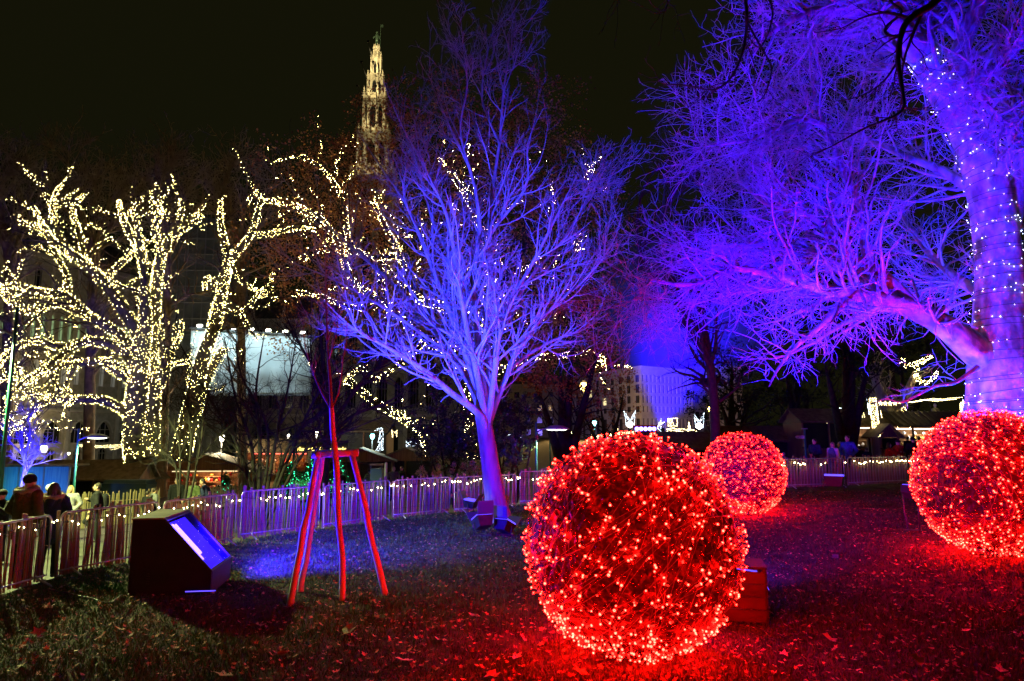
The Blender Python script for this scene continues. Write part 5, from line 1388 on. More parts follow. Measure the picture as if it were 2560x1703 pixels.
# ================================================================== market huts
def hut(label, px, pyb, d, w, h, dep, rz=0.0, front='shut', roof='hut_roof', ridge='side', lit=None, over=.5, cat='hut', base=None, drop=0.0, name='market_hut'):
    g = W(px, 1078, d); z = float(ground_z(g[0], d)) - drop if base is None else base
    t = thing(name, label, 'market hut', (g[0], d, z), rz)
    b = B()
    b.box((0, dep - .04, h / 2), (w, .08, h)); b.box((-w / 2 + .04, dep / 2 - .04, h / 2), (.08, dep - .09, h)); b.box((w / 2 - .04, dep / 2 - .04, h / 2), (.08, dep - .09, h))
    part('wall', b, 'hut_wood', t)
    b = B(); b.box((0, 0, .5), (w - .02, .08, 1.0)); part('front_panel', b, 'hut_wood', t)
    nbay = max(1, int(round(w / 2.4)))
    for k in range(nbay + 1):
        b = B(); b.box((-w / 2 + .06 + (w - .12) * k / nbay, -.02, h / 2), (.11, .1, h)); part('post', b, 'hut_wood', t)
    b = B(); b.box((0, -.2, 1.03), (w, .5, .05)); part('counter', b, 'board_wood', t)
    if front == 'shut':
        for k in range(nbay):
            b = B(); b.box((-w / 2 + w * (k + .5) / nbay, .03, (h + 1.0) / 2), (w / nbay - .16, .05, h - 1.08)); part('shutter', b, 'plywood_dark', t)
    if lit:
        b = B(); b.box((0, dep * .5, h - .12), (w * .8, .12, .06)); part('lamp_tube', b, lit, t)
        r2 = random.Random(int(px))
        for k in range(int(w * 5)):
            b = B(); bx, hh = -w / 2 + .2 + (w - .4) * r2.random(), r2.uniform(.12, .3); zz2 = r2.choice((1.06, 1.5, 1.85))
            b.lathe([(.06, 0), (.11, hh * .4), (.09, hh * .8), (.03, hh)], (bx, dep * .6 + r2.uniform(-.15, .15), zz2), 7); part('ware', b, r2.choice(('cloth_red', 'sign_white', 'cloth_gold', 'leaf_yellow')), t)
        b = B(); b.box((0, dep * .62, 1.45), (w - .2, .5, .03)); b.box((0, dep * .62, 1.82), (w - .2, .5, .03)); part('shelf', b, 'hut_wood', t)
        point('hut_light', g + np.array((0, dep * .35, z - g[2] + h - .35)), 55 * w / 2, (1.0, .86, .7) if lit == 'stall_light' else (1, .5, .25), .15)
    rr = .7 + w * .05
    if ridge == 'side':
        for sg in (0, 1):
            b = B(); y0, y1 = (-over, dep / 2) if sg == 0 else (dep + .2, dep / 2)
            b.prism([(0, y0, h + .02), (0, y1, h + rr), (0, y1, h + rr + .08), (0, y0, h + .1)], (-w / 2 - .25, 0, 0), (w / 2 + .25, 0, 0)); part('roof', b, roof, t)
        for sx_ in (-1, 1):
            b = B(); b.prism([(0, 0, h + .02), (0, dep, h + .02), (0, dep / 2, h + rr)], (sx_ * (w / 2 - .05), 0, 0), (sx_ * (w / 2), 0, 0)); part('gable', b, 'hut_wood', t)
    else:
        for sg in (-1, 1):
            b = B(); b.prism([(sg * (w / 2 + .3), 0, h - .05), (0, 0, h + rr), (0, 0, h + rr + .08), (sg * (w / 2 + .3), 0, h + .04)], (0, -over, 0), (0, dep + .2, 0)); part('roof', b, roof, t)
        for yy in (-.04, dep - .06):
            b = B(); b.prism([(-w / 2, 0, h), (w / 2, 0, h), (0, 0, h + rr - .02)], (0, yy, 0), (0, yy + .06, 0)); part('gable', b, 'hut_wood', t)
    return t
cloth('cloth_red', (.35, .02, .02)); cloth('cloth_gold', (.45, .30, .06))
hut('long shuttered wooden hut row at the left behind the woman in white', 190, 0, 40, 7.5, 2.0, 2.0, .05, drop=.75)
hut('shuttered hut with a blue lit gable at the left', 305, 0, 42, 2.6, 1.9, 2.2, -.35, ridge='front', drop=.7)
hut('wooden hut with gabled roof seen through the bare shrub', 520, 0, 46, 6.5, 2.3, 2.6, .1, ridge='front', lit='lit_window_warm', front='open', drop=.75)
hut('red hut behind the fanning stems of the large shrub', 690, 0, 52, 5.0, 2.6, 2.6, 0, lit='led_red', front='open')
hut('gabled hut in the middle left of the waste bin', 900, 0, 52, 5.0, 2.4, 2.6, .1, ridge='front', roof='hut_roof', drop=.5)
hut('gabled hut in the middle right of the waste bin', 1015, 0, 54, 4.6, 2.5, 2.6, -.1, ridge='front', drop=.6)
hut('flat roofed pale hut behind the middle huts', 880, 0, 62, 6.5, 4.2, 3, 0)
hut('dark hut above the small red ball', 1740, 0, 44, 7.0, 2.1, 2.6, 0, base=-.85)
hut('wooden hut behind the green signpost', 1900, 0, 46, 6.0, 2.0, 2.6, 0, base=-.3)
hut('brown wooden hut behind the man in the blue jacket', 2072, 0, 44, 3.6, 2.6, 2.6, .05)
hut('white lit sales hut beside the light column', 2172, 0, 45.5, 2.2, 2.4, 2.2, 0, lit='stall_light', front='open')
hut('small pointed wooden booth right of the light column', 2222, 0, 42, 1.25, 1.7, 1.2, .1, ridge='front', over=.15)
hut('long lit market stall under a ribbed roof at the right', 2320, 0, 47, 6.5, 2.35, 2.6, .03, roof='roof_metal', lit='stall_light', front='open')
for k in range(16):   # roof ribs
    t_ = bpy.data.objects['market_hut.012']
    b = B(); x = -3.4 + .45 * k; b.prism([(x, -.5, 2.47), (x, 1.3, 3.49), (x, 1.3, 3.54), (x, -.5, 2.52)], (0, 0, 0), (.06, 0, 0)); part('roof_rib', b, 'roof_metal', t_)
# blue tarpaulin tent and container at the left
g = gb(95, 34); tt_ = thing('tarpaulin_booth', 'booth hung with a blue and green lit tarpaulin at the left', 'booth', g, .08)
b = B(); b.box((0, .05, 1.1), (3.6, .08, 2.2)); part('tarpaulin', b, 'tarp_blue', tt_)
for k in range(4):
    b = B(); b.box((-1.75 + 1.17 * k, 0, 1.1), (.07, .05, 2.2)); part('post', b, 'lamp_grey', tt_)
b = B(); b.box((0, .6, 2.25), (4.0, 1.6, .08)); part('roof', b, 'hut_roof', tt_)
spot('tarp_light_blue', g + np.array((.5, -2.2, .3)), g + np.array((0.5, 0, 1.2)), 260, (.05, .25, 1.0), 90, .8, .1); spot('tarp_light_green', g + np.array((-1.0, -2.0, .2)), g + np.array((-.8, 0, 1.2)), 60, (.02, 1.0, .5), 60, .8, .1)
b = B(); b.box((.5, -2.2, .12), (.3, .3, .24)); part('floor_lamp', b, 'black_metal', tt_); b = B(); b.box((-1.0, -2.0, .1), (.3, .3, .2)); part('floor_lamp', b, 'black_metal', tt_)
g = gb(326, 36); t = thing('waste_container', 'dark green waste container beside the left huts', 'container', g)
b = B(); b.box((0, .5, .7), (2.2, 1.0, 1.1), taper=1.06); part('body', b, 'container', t)
for x in (-.56, .56):
    b = B(); b.prism([(0, -.05, 1.26), (0, 1.05, 1.26), (0, .9, 1.42), (0, .1, 1.42)], (x - .54, 0, 0), (x + .54, 0, 0)); part('lid', b, 'container', t)
for x in (-.8, .8):
    b = B(); b.lathe([(.1, -.04), (.1, .04)], (0, 0, 0), 10); b.v = [(x + v_[2], .2 + v_[0], .1 + v_[1]) for v_ in b.v]; part('wheel', b, 'black_metal', t)
# second paling fence further back
def paling(label, pa, pb, da, db, seed, h=1.15, step=.09):
    r = random.Random(seed); a, c = gb(pa, da), gb(pb, db); L = np.linalg.norm((c - a)[:2]); t = thing('paling_fence', label, 'fence', a, math.atan2((c - a)[1], (c - a)[0]))
    sl_ = (c[2] - a[2]) / L
    for k in range(int(L / step)):
        x = k * step + r.uniform(-.015, .015); o = obj('stake', PALE[r.randrange(9)], None, t); o.location = (x, 0, x * sl_ - .03); o.scale = (r.uniform(.9, 1.3), 1, h * r.uniform(.94, 1.08)); o.rotation_euler = (0, r.gauss(0, .025), 0)
    b = B()
    for z in (.3, .9): b.tube([(0, .03, z), (L, .03, z + L * sl_)], .012, 5)
    part('rail', b, 'reed_mat', t)
PALE = []
for s in range(9):
    me = STAKES[s].copy(); me.materials.clear(); me.materials.append(M['reed_mat']); PALE.append(me)
paling('tall reed coloured paling fence behind the woman in white', 172, 420, 25.5, 29.5, 3, 1.25)
paling('paling fence lit green behind the large bare shrub', 500, 640, 34, 37, 4)
paling('grey paling fence at the foot of the green fir', 735, 830, 40, 42, 5)
# handrails beside the sunken path
def handrail(label, pts, seed):
    P = [gb(px, d) for px, d in pts]; t = thing('handrail', label, 'railing', P[0])
    b = B(); b.tube([p + np.array((0, 0, .75)) for p in P], .05, 6); part('rail', b, 'board_wood', t, world=True)
    b = B(); b.tube([p + np.array((0, 0, .42)) for p in P], .04, 6); part('rail', b, 'board_wood', t, world=True)
    for p in P:
        b = B(); b.tube([p - np.array((0, 0, .1)), p + np.array((0, 0, .8))], .05, 6); part('post', b, 'board_wood', t, world=True)
handrail('low wooden railing behind the fence left of the large shrub', [(395, 19), (440, 20), (520, 22), (600, 25)], 1)
handrail('low wooden railing behind the fence below the middle huts', [(760, 27), (860, 30), (960, 33), (1040, 36)], 2)

# green lit fir trees with lamps
def fir(px, d, h, r, label, lamps, seed, n=2600):
    rng = np.random.default_rng(seed); g = gb(px, d); t = thing('fir_tree', label, 'tree', g)
    b = B(); b.tube([g, g + np.array((0, 0, h * .95))], [.1, .02], 7); part('trunk', b, 'bark_dark', t, world=True)
    z = 1 - np.sqrt(rng.random(n)); a = rng.random(n) * 2 * PI; rr = r * (1 - z) * (.75 + .3 * np.sin(z * 40) + rng.normal(0, .12, n)) * np.sqrt(rng.uniform(.3, 1, n))
    p = g + np.stack([rr * np.cos(a), rr * np.sin(a), .15 + z * h], 1); part('crown', leaves(p, .22, 'crown', rng), 'foliage_dark', t, world=True)
    if lamps:
        k = rng.random(n) < lamps; me = specks(p[k] + np.array((0, -.05, 0)), .028, 'bulbs'); me.materials.append(M['led_green']); part('bulbs', me, None, t, world=True, kind='stuff')
fir(795, 43, 2.6, 1.8, 'broad fir glowing with green lamps behind the staked tree', .16, 1)
fir(855, 44, 2.1, 1.1, 'smaller green glowing fir right of the staked tree trunk', .14, 2, 1500)
fir(735, 41, 2.1, .9, 'narrow green glowing fir between the shrub stems', .12, 3, 1300)
fir(575, 38, 1.5, .7, 'low bush lit green behind the large bare shrub', .08, 4, 700)
point('green_glow', gb(815, 41) + np.array((0, -1.6, 1.2)), 130, (.05, 1.0, .4), .2)

# lettering over the market gate
tc = bpy.data.curves.new('sign_text', 'FONT'); tc.body = 'Wiener Christkindlmarkt'; tc.size = .62; tc.shear = .25; tc.extrude = .02; tc.space_character = .92; tc.align_x = 'CENTER'
to = bpy.data.objects.new('tmp_text', tc); C.objects.link(to); bpy.context.view_layer.update()
tm = bpy.data.meshes.new_from_object(to.evaluated_get(bpy.context.evaluated_depsgraph_get())); bpy.data.objects.remove(to)
sp_ = W(800, 1119, 48); wdt = max(v_.co.x for v_ in tm.vertices) - min(v_.co.x for v_ in tm.vertices); ksc = (128 / FPX * 48) / wdt
sg_ = thing('market_sign', 'glowing golden script sign over the green firs', 'sign', sp_)
tm.materials.clear(); tm.materials.append(M['neon_sign']); so = part('lettering', tm, None, sg_); so.rotation_euler = (PI / 2, 0, 0); so.scale = (ksc, ksc, ksc); so.location = (0, -.1, -.22)
b = B(); b.box((0, .05, .05), (3.9, .08, .62)); part('board', b, 'plywood_dark', sg_)
for x in (-1.85, 1.85):
    b = B(); b.tube([(x, .08, .1), (x, .08, float(ground_z(sp_[0], 48)) - sp_[2])], .06, 6); part('post', b, 'black_metal', sg_)

# ================================================================== lamps and signs
def street_lamp(label, px, py_top, d, head='right', m='lamp_white', power=300, col=(.95, 1, .8), lean=0, blue_top=True):
    g = gb(px, d); zt2 = W(px, py_top, d)[2]; t = thing('street_lamp', label, 'street lamp', g)
    hgt = zt2 - g[2]
    b = B(); b.tube([(0, 0, 0), (0, 0, hgt * .5), (0, 0, hgt)], [.06, .045, .04], 10); part('pole', b, 'green_paint', t, True)
    sx_ = 1 if head == 'right' else -1; zh = hgt * .9
    b = B(); b.tube([(0, 0, zh - .1), (sx_ * .25, 0, zh + .02), (sx_ * .4, 0, zh + .04)], .03, 7); part('arm', b, 'lamp_grey', t, True)
    b = B(); b.lathe([(.01, .16), (.22, .13), (.40, .03), (.42, -.01), (.36, -.01)], (0, 0, 0), 16); b.v = [(sx_ * (.78 + v_[0] * 1.15), v_[1] * .7, zh + .02 + v_[2]) for v_ in b.v]; part('lamp_head', b, 'lamp_grey', t, True)
    b = B(); b.lathe([(.01, -.05), (.2, -.045), (.33, -.015), (.33, -.012)], (0, 0, 0), 16); b.v = [(sx_ * (.78 + v_[0] * 1.15), v_[1] * .7, zh + .02 + v_[2]) for v_ in b.v]; part('lens', b, m, t, True)
    if power: spot('street_lamp_light', g + np.array((sx_ * .78, 0, zh - .12)), g + np.array((sx_ * .78 + .01, 0, 0)), power, col, 150, .15, .15)
    return t
street_lamp('street lamp with green pole behind the woman in white', 203, 1072, 28, 'right', power=1300, col=(1, .88, .45))
street_lamp('street lamp with green pole between forked tree and big ball', 1340, 1055, 26, 'right', power=600, col=(1, .97, .75))
street_lamp('second street lamp with grey pole further right behind the forked tree', 1374, 1058, 40, 'right', power=0)
street_lamp('tall green street lamp at the left edge, set nearer to light the lawn', 22, 770, 17, 'left', power=11500, col=(.80, .95, .30))  # pole brought nearer and its lit head added to brighten lawn and people
def mast_lamp(label, px, py, d, m, r, power, col):
    p = W(px, py, d); g = gb(px, d); return small_lamp('lamp_post', p, label, m, r, power, col, 'lamp post', pole=g[2])
mast_lamp('amber street lamp left of the pale office building', 1459, 967, 150, 'lamp_amber', .85, 45000, (1, .6, .2))
mast_lamp('amber street lamp right of the pale office building', 1776, 1023, 150, 'lamp_amber', .55, 16000, (1, .6, .2))
mast_lamp('cyan white lamp at the left end of the light row', 1486, 1058, 60, 'lamp_cyan', .19, 300, (.3, 1, 1))
mast_lamp('cool white lamp left of the blue light tower in the middle', 931, 1091, 55, 'lamp_cyan', .18, 300, (.7, 1, 1))
mast_lamp('three armed white globe lamp above the market sign', 792, 1083, 58, 'lamp_globe', .13, 500, (1, .95, .7))
mast_lamp('pair of white globe lamps behind the large bare shrub', 721, 1089, 58, 'lamp_globe', .11, 300, (1, .95, .7))
mast_lamp('bright lamp cluster over the hut behind the large shrub', 555, 1095, 50, 'lamp_globe', .2, 1500, (1, .85, .5))
mast_lamp('white lamp beside the leaning lit trunk', 472, 1092, 50, 'lamp_globe', .13, 600, (1, .9, .6))
mast_lamp('warm flood lamp inside the left lit tree', 326, 1000, 90, 'lamp_globe', .45, 2500, (1, .82, .45))
# signpost
g = gb(2007, 33); t = thing('signpost', 'green signpost with a white arrow sign behind the fence', 'signpost', g)
zt3 = W(2007, 1073, 33)[2] - g[2]
b = B(); b.tube([(0, 0, 0), (0, 0, zt3)], .05, 8); part('pole', b, 'green_paint', t, True)
b = B(); b.box((0, 0, zt3 + .02), (.26, .12, .05)); part('cap', b, 'lamp_grey', t)
b = B(); b.prism([(-.42, 0, -.07), (-.05, 0, -.07), (-.05, 0, .07), (-.42, 0, .07), (-.5, 0, 0)], (0, -.08, zt3 - .38), (0, -.05, zt3 - .38)); sp2 = part('arrow_sign', b, 'sign_white', t)
b = B(); b.prism([(-.38, 0, -.03), (-.34, 0, -.05), (-.34, 0, .05)], (0, -.086, zt3 - .38), (0, -.081, zt3 - .38)); b.box((-.2, -.083, zt3 - .35), (.2, .005, .03)); b.box((-.2, -.083, zt3 - .41), (.16, .005, .03)); part('lettering', b, 'sign_blue', sp2)
# waste bin and bollard
g = gb(945, 25); t = thing('waste_bin', 'square dark waste bin behind the fence in the middle', 'bin', g)
zb1 = W(945, 1158, 25)[2] - g[2]
b = B(); b.box((0, .2, zb1 / 2 - .1), (.42, .4, zb1 - .2)); part('body', b, 'bin_green', t)
b = B(); b.box((0, .2, zb1 - .06), (.46, .44, .05)); part('lid', b, 'hut_roof', t)
for x in (-.2, .2):
    b = B(); b.box((x, .0, zb1 - .14), (.03, .03, .14)); part('lid_post', b, 'black_metal', t)
g = gb(969, 24.6); t = thing('bollard', 'rounded blue post right next to the waste bin', 'post', g); zb1 = W(969, 1156, 24.6)[2] - g[2]
b = B(); b.lathe([(.055, 0), (.055, zb1 - .05), (.045, zb1 - .015), (.02, zb1)], (0, 0, 0), 12); part('shaft', b, 'lamp_grey', t, True)
b = B(); b.lathe([(.06, zb1 - .2), (.06, zb1 - .16)], (0, 0, 0), 12); part('collar', b, 'lamp_grey', t, True)
# light figures
led_figure('light_figure', 'tall blue white star column over the middle huts', [[(942, 1072), (955, 1070), (958, 1085), (957, 1126)], [(945, 1126), (946, 1105), (950, 1085), (957, 1072)], [(940, 1126), (948, 1112), (957, 1100)], [(950, 1126), (950, 1078)], [(954, 1126), (954, 1090)], [(938, 1076), (950, 1074)]], 53, 'led_white', 0.0186, .07)
led_figure('light_figure', 'two small warm light angels hanging over the middle huts', [[(981, 1092), (979, 1075), (983, 1088), (981, 1092)], [(992, 1092), (993, 1075), (990, 1085), (992, 1092)], [(984, 1078), (988, 1083), (990, 1078)]], 56, 'led_warm', 0.0174, .06)
led_figure('light_figure', 'blue white light scrolls on the roof of the middle hut', [[(1016, 1116), (1016, 1104), (1022, 1112), (1030, 1114), (1038, 1106), (1044, 1112), (1055, 1110)], [(1016, 1115), (1056, 1114)], [(1020, 1108), (1028, 1104)]], 55, 'led_white', 0.0186, .07)
led_figure('light_figure', 'blue white light curl left of the street lamp behind the forked tree', [[(1278, 1098), (1290, 1092), (1300, 1094), (1312, 1091)], [(1270, 1088), (1282, 1084), (1300, 1088)]], 58, 'led_white', 0.0203, .08)
led_figure('light_figure', 'hanging frame figure of white and red lamps behind the second street lamp', [[(1376, 1064), (1387, 1064), (1387, 1078), (1376, 1078), (1376, 1064)], [(1379, 1068), (1384, 1074)], [(1376, 1086), (1387, 1086), (1387, 1100), (1376, 1100), (1376, 1086)], [(1378, 1104), (1390, 1108), (1378, 1108)]], 58, 'led_white', 0.0203, .09)
def wings(px, py, label, s=1.0):
    t = led_figure('light_figure', label, [[(px - 2 * s, py + 24 * s), (px - 13 * s, py + 12 * s), (px - 15 * s, py), (px - 2 * s, py + 20 * s)], [(px + 2 * s, py + 24 * s), (px + 11 * s, py + 12 * s), (px + 13 * s, py - 1), (px + 2 * s, py + 20 * s)],
        [(px - 12 * s, py + 14 * s), (px - 9 * s, py + 38 * s)], [(px + 12 * s, py + 14 * s), (px + 10 * s, py + 38 * s)], [(px - 8 * s, py + 30 * s), (px - 3 * s, py + 26 * s), (px + 3 * s, py + 26 * s), (px + 8 * s, py + 30 * s)], [(px, py + 20 * s), (px, py + 30 * s)],
        [(px - 10 * s, py + 10 * s), (px - 6 * s, py + 18 * s)], [(px + 10 * s, py + 10 * s), (px + 6 * s, py + 18 * s)]], 62, 'led_white', 0.0244, .09, post=(px, py + 40))
    b = B(); b.ball(W(px, py + 34 * s, 62), .28); part('lantern', b, 'lamp_globe', t, True, world=True)
wings(1575, 1028, 'winged light figure left of the blue light bar, on a mast'); wings(1748, 1033, 'winged light figure right of the pale office building, on a mast', .95)
led_figure('light_figure', 'long row of warm roof lights behind the big ball, left part', [[(1480, 1090), (1540, 1084), (1600, 1078)], [(1482, 1093), (1540, 1087), (1600, 1081)], [(1484, 1096), (1530, 1091)], [(1478, 1094), (1482, 1075), (1486, 1094)]], 58, 'led_warm', 0.0261, .08)
led_figure('light_figure', 'warm light tree at the left end of the roof light row', [[(1536, 1080), (1541, 1060), (1547, 1080), (1536, 1080)], [(1538, 1072), (1545, 1072)], [(1540, 1080), (1541, 1062)]], 58, 'led_warm', 0.0261, .08)
led_figure('light_figure', 'row of warm rings and bells at the far left of the light row', [[(1424, 1090), (1428, 1080), (1434, 1090)], [(1434, 1086), (1437, 1080), (1441, 1086), (1437, 1090), (1434, 1086)], [(1420, 1094), (1448, 1092)], [(1444, 1086), (1448, 1078), (1453, 1086), (1448, 1090), (1444, 1086)], [(1420, 1098), (1450, 1096)]], 58, 'led_warm', 0.0261, .08)
led_figure('light_figure', 'pale violet light branch beside the blue light bar', [[(1640, 1072), (1650, 1060), (1660, 1056)], [(1625, 1064), (1640, 1068), (1652, 1078)], [(1645, 1066), (1648, 1056)], [(1652, 1048), (1652, 1072)], [(1640, 1076), (1650, 1086)]], 58, 'led_white', 0.0261, .08)
led_figure('light_figure', 'warm lantern figures in a frame right of the light bar', [[(1670, 1047), (1693, 1046), (1693, 1065), (1670, 1065), (1670, 1047)], [(1673, 1050), (1676, 1062), (1680, 1052), (1684, 1062)], [(1672, 1052), (1680, 1049)]], 58, 'led_warm', 0.0261, .07)
led_figure('light_figure', 'warm dripping light band right of the light bar', [[(1667, 1074), (1680, 1070), (1694, 1074), (1704, 1072), (1720, 1076), (1734, 1075)], [(1668, 1078), (1672, 1086), (1678, 1078), (1684, 1088), (1690, 1078)], [(1700, 1086), (1708, 1090), (1714, 1084), (1706, 1078), (1700, 1086)], [(1720, 1084), (1722, 1056), (1726, 1074), (1718, 1074)], [(1736, 1084), (1740, 1078), (1745, 1084), (1740, 1088), (1736, 1084)], [(1668, 1074), (1712, 1080)]], 58, 'led_warm', 0.0261, .06)
led_figure('light_figure', 'warm light tree left of the small red ball', [[(1774, 1086), (1778, 1062), (1783, 1086)], [(1776, 1078), (1782, 1078)], [(1784, 1084), (1796, 1086)]], 58, 'led_warm', 0.0261, .07)
led_figure('light_figure', 'thin warm light drop high between the dark conifers', [[(1791, 1020), (1792, 1042)], [(1789, 1038), (1791, 1024)]], 60, 'led_warm', 0.0203, .08)
led_figure('light_figure', 'dim warm light bell above the small red ball', [[(1816, 1016), (1824, 1016), (1824, 1026)], [(1818, 1026), (1823, 1034)], [(1833, 1012), (1834, 1028)]], 60, 'led_warm', 0.0174, .11)
led_figure('light_figure', 'warm light star chain over the green signpost', [[(2003, 1024), (2000, 1036), (2006, 1048), (2002, 1060)], [(2003, 1024), (2008, 1040), (2004, 1052)]], 52, 'led_warm', 0.0203, .07)
led_figure('light_figure', 'warm bent light comet between signpost and dark trunk', [[(2060, 1028), (2058, 1046), (2064, 1052)], [(2060, 1030), (2066, 1052), (2070, 1068)], [(2062, 1036), (2063, 1050)]], 52, 'led_warm', 0.0203, .055)
led_figure('light_figure', 'cool white and green light panel beside the dark trunk', [[(2093, 1021), (2114, 1020), (2114, 1054), (2095, 1054), (2093, 1021)], [(2098, 1030), (2104, 1044), (2108, 1022), (2111, 1048), (2106, 1050)], [(2096, 1036), (2102, 1048), (2112, 1030)], [(2104, 1026), (2105, 1050)]], 46, 'led_white', 0.0174, .05)
led_figure('light_figure', 'slim warm light icicle left of the light column', [[(2154, 1026), (2156, 1050), (2159, 1064)], [(2158, 1030), (2162, 1046), (2157, 1050)]], 46, 'led_warm', 0.0174, .05)
led_figure('light_figure', 'slim warm light icicle right of the light column', [[(2201, 1028), (2205, 1050), (2209, 1064)], [(2203, 1036), (2206, 1048)]], 46, 'led_warm', 0.0174, .05)
led_figure('light_figure', 'cool light comet tail at the top of the light column', [[(2167, 998), (2169, 1016), (2173, 1036)], [(2168, 1002), (2173, 1022)]], 43.5, 'led_white', 0.0174, .05)
# light column with star beam
g = gb(2192, 43); t = thing('light_column', 'column wrapped in warm lights over a striped drum at the right', 'light column', g)
pa_, pb_ = W(2181, 994, 43), W(2193, 1096, 43)
b = B(); b.tube([pb_ - np.array((0, 0, 1.9)), pb_, pa_], .16, 10); part('pole', b, 'board_wood', t, True, world=True)
pts = on_limbs(np.array([[pa_ + (pb_ - pa_) * k / 9 for k in range(10)]]), np.full((1, 10), .18), 130, .02); me = specks(pts, .015, 'bulbs'); me.materials.append(M['led_warm']); part('bulbs', me, None, t, world=True, kind='stuff')
c_ = W(2192, 1118, 42.6)
for k in range(14):
    a = 2 * PI * k / 14; b = B(); b.box((c_[0] + .33 * math.cos(a), c_[1] + .4 + .33 * math.sin(a), c_[2]), (.13, .03, 1.05), rz=a + PI / 2); part('slat', b, 'pink_stripe' if k % 2 else 'plywood_dark', t, world=True)
for i, x in enumerate((2201, 2213, 2225, 2237)):
    star = [(x + 5.5 * math.sin(q * .8 * PI), 1009 - 5.5 * math.cos(q * .8 * PI)) for q in range(6)]
    led_figure('light_star', ['light star next to the light column', 'second light star along the beam', 'third light star along the beam', 'fourth light star along the beam, last before the fairy strand'][i], [star], 43, 'led_warm', 0.0151, .05)
led_figure('light_garland', 'dense warm light strand above the right hand stalls', [[(2245, 1004), (2262, 1004)], [(2246, 1008), (2258, 1007)], [(2272, 1006), (2300, 1002), (2330, 997), (2360, 998), (2382, 995), (2405, 994)], [(2280, 1006), (2320, 1000), (2380, 999)], [(2300, 1000), (2340, 1003), (2390, 998)]], 43.5, 'led_warm', 0.0162, .045)
led_figure('light_column', 'short bright light pillar beside the top of the right red ball', [[(x, y0), (x, 1030)] for x, y0 in ((2400, 1010), (2403, 1006), (2406, 1005), (2409, 1005), (2412, 1008))], 43.5, 'led_warm', 0.0174, .05, post=(2406, 1030), cat='light column')
# statue on its plinth
g = gb(2336, 54); st_ = thing('garden_statue', 'pale stone statue with a staff on a plinth above the right stalls', 'statue', g)
zs0 = W(2336, 1068, 54)[2]; ks = (W(2336, 1008, 54)[2] - zs0) / 2.0
b = B(); b.box((0, 0, (zs0 - g[2]) / 2), (1.0, 1.0, zs0 - g[2])); part('plinth', b, 'stone', st_)
b = B(); z0 = zs0 - g[2]
b.lathe([(.42, 0), (.40, .3), (.32, .8), (.26, 1.1), (.30, 1.4), (.22, 1.55), (.08, 1.62)], (0, 0, 0), 14); b.caps((0, 0, 1.6), (0, 0, 1.68), .08, .07); b.ball((0, -.02, 1.82), (.12, .14, .17)); b.caps((-.26, 0, 1.45), (-.42, -.1, 1.2), .09, .07); b.caps((-.42, -.1, 1.2), (-.38, -.2, 1.5), .07, .05); b.caps((.26, 0, 1.45), (.36, -.05, 1.1), .09, .07); b.caps((.36, -.05, 1.1), (.2, -.2, .95), .07, .05)
b.v = [(x * ks, y * ks, z0 + z * ks) for x, y, z in b.v]; fo = part('figure', b, 'statue_stone', st_, True)
rm = fo.modifiers.new('r', 'REMESH'); rm.mode = 'VOXEL'; rm.voxel_size = .035; rm.use_smooth_shade = True
b = B(); b.tube([(-.40 * ks, -.2 * ks, z0 + .6 * ks), (-.62 * ks, -.25 * ks, z0 + 2.3 * ks)], .03, 6); part('staff', b, 'board_wood', st_)

# ---- mist lit by a blue beam in the market
bs = W(1655, 1075, 66)
bt2 = thing('beam_projector', 'blue beam projector on a mast in the market, right of the pale building', 'spotlight', (bs[0], 66, float(ground_z(bs[0], 66))))
b = B(); b.tube([(0, 0, 0), (0, 0, bs[2] - bt2.location.z - .3)], .08, 8); part('mast', b, 'black_metal', bt2)
b = B(); b.lathe([(.12, -.3), (.24, -.15), (.26, .2), (.2, .22)], (0, 0, bs[2] - bt2.location.z), 14); part('housing', b, 'black_metal', bt2, True)
b = B(); b.lathe([(.01, .2), (.19, .205), (.01, .212)], (0, 0, bs[2] - bt2.location.z), 14); part('lens', b, 'flood_face', bt2, True)
spot('building_wash', bs + np.array((0, .5, .3)), (ob_c[0] + 8, ob_c[1], 9), 85000, (.24, .17, 1.0), 40, .8, .3)
spot('beam', bs + np.array((0, 0, .4)), W(1730, 760, 68), 330000, (.012, .001, 1.0), 96, 1.0, .6)
ml = bpy.data.materials.new('mist'); ml.use_nodes = True; M['mist'] = ml
N_, L_ = nodes(ml); N_.remove(N_['Principled BSDF']); pv = N_.new('ShaderNodeVolumePrincipled'); pv.inputs['Density'].default_value = .008; pv.inputs['Color'].default_value = (.9, .9, .92, 1); L_.new(pv.outputs[0], N_['Material Output'].inputs['Volume'])
tcm = N_.new('ShaderNodeTexCoord'); mpm = N_.new('ShaderNodeMapping'); mpm.inputs['Location'].default_value = (-1, -1, -1); mpm.inputs['Scale'].default_value = (2, 2, 2)
grd = N_.new('ShaderNodeTexGradient'); grd.gradient_type = 'QUADRATIC_SPHERE'; mlt = N_.new('ShaderNodeMath'); mlt.operation = 'MULTIPLY'; mlt.inputs[1].default_value = .022     # thins out towards its edge
L_.new(tcm.outputs['Generated'], mpm.inputs[0]); L_.new(mpm.outputs[0], grd.inputs[0]); L_.new(grd.outputs['Fac'], mlt.inputs[0]); L_.new(mlt.outputs[0], pv.inputs['Density'])
b = B(); c_ = W(1700, 840, 68); b.ball((c_[0], 68, c_[2]), (12, 10, 12), 24, 14); mo = obj('mist', b.mesh('mist'), 'mist', kind='stuff'); mo['label'] = 'thin blue lit mist drifting over the market'; mo['category'] = 'mist'

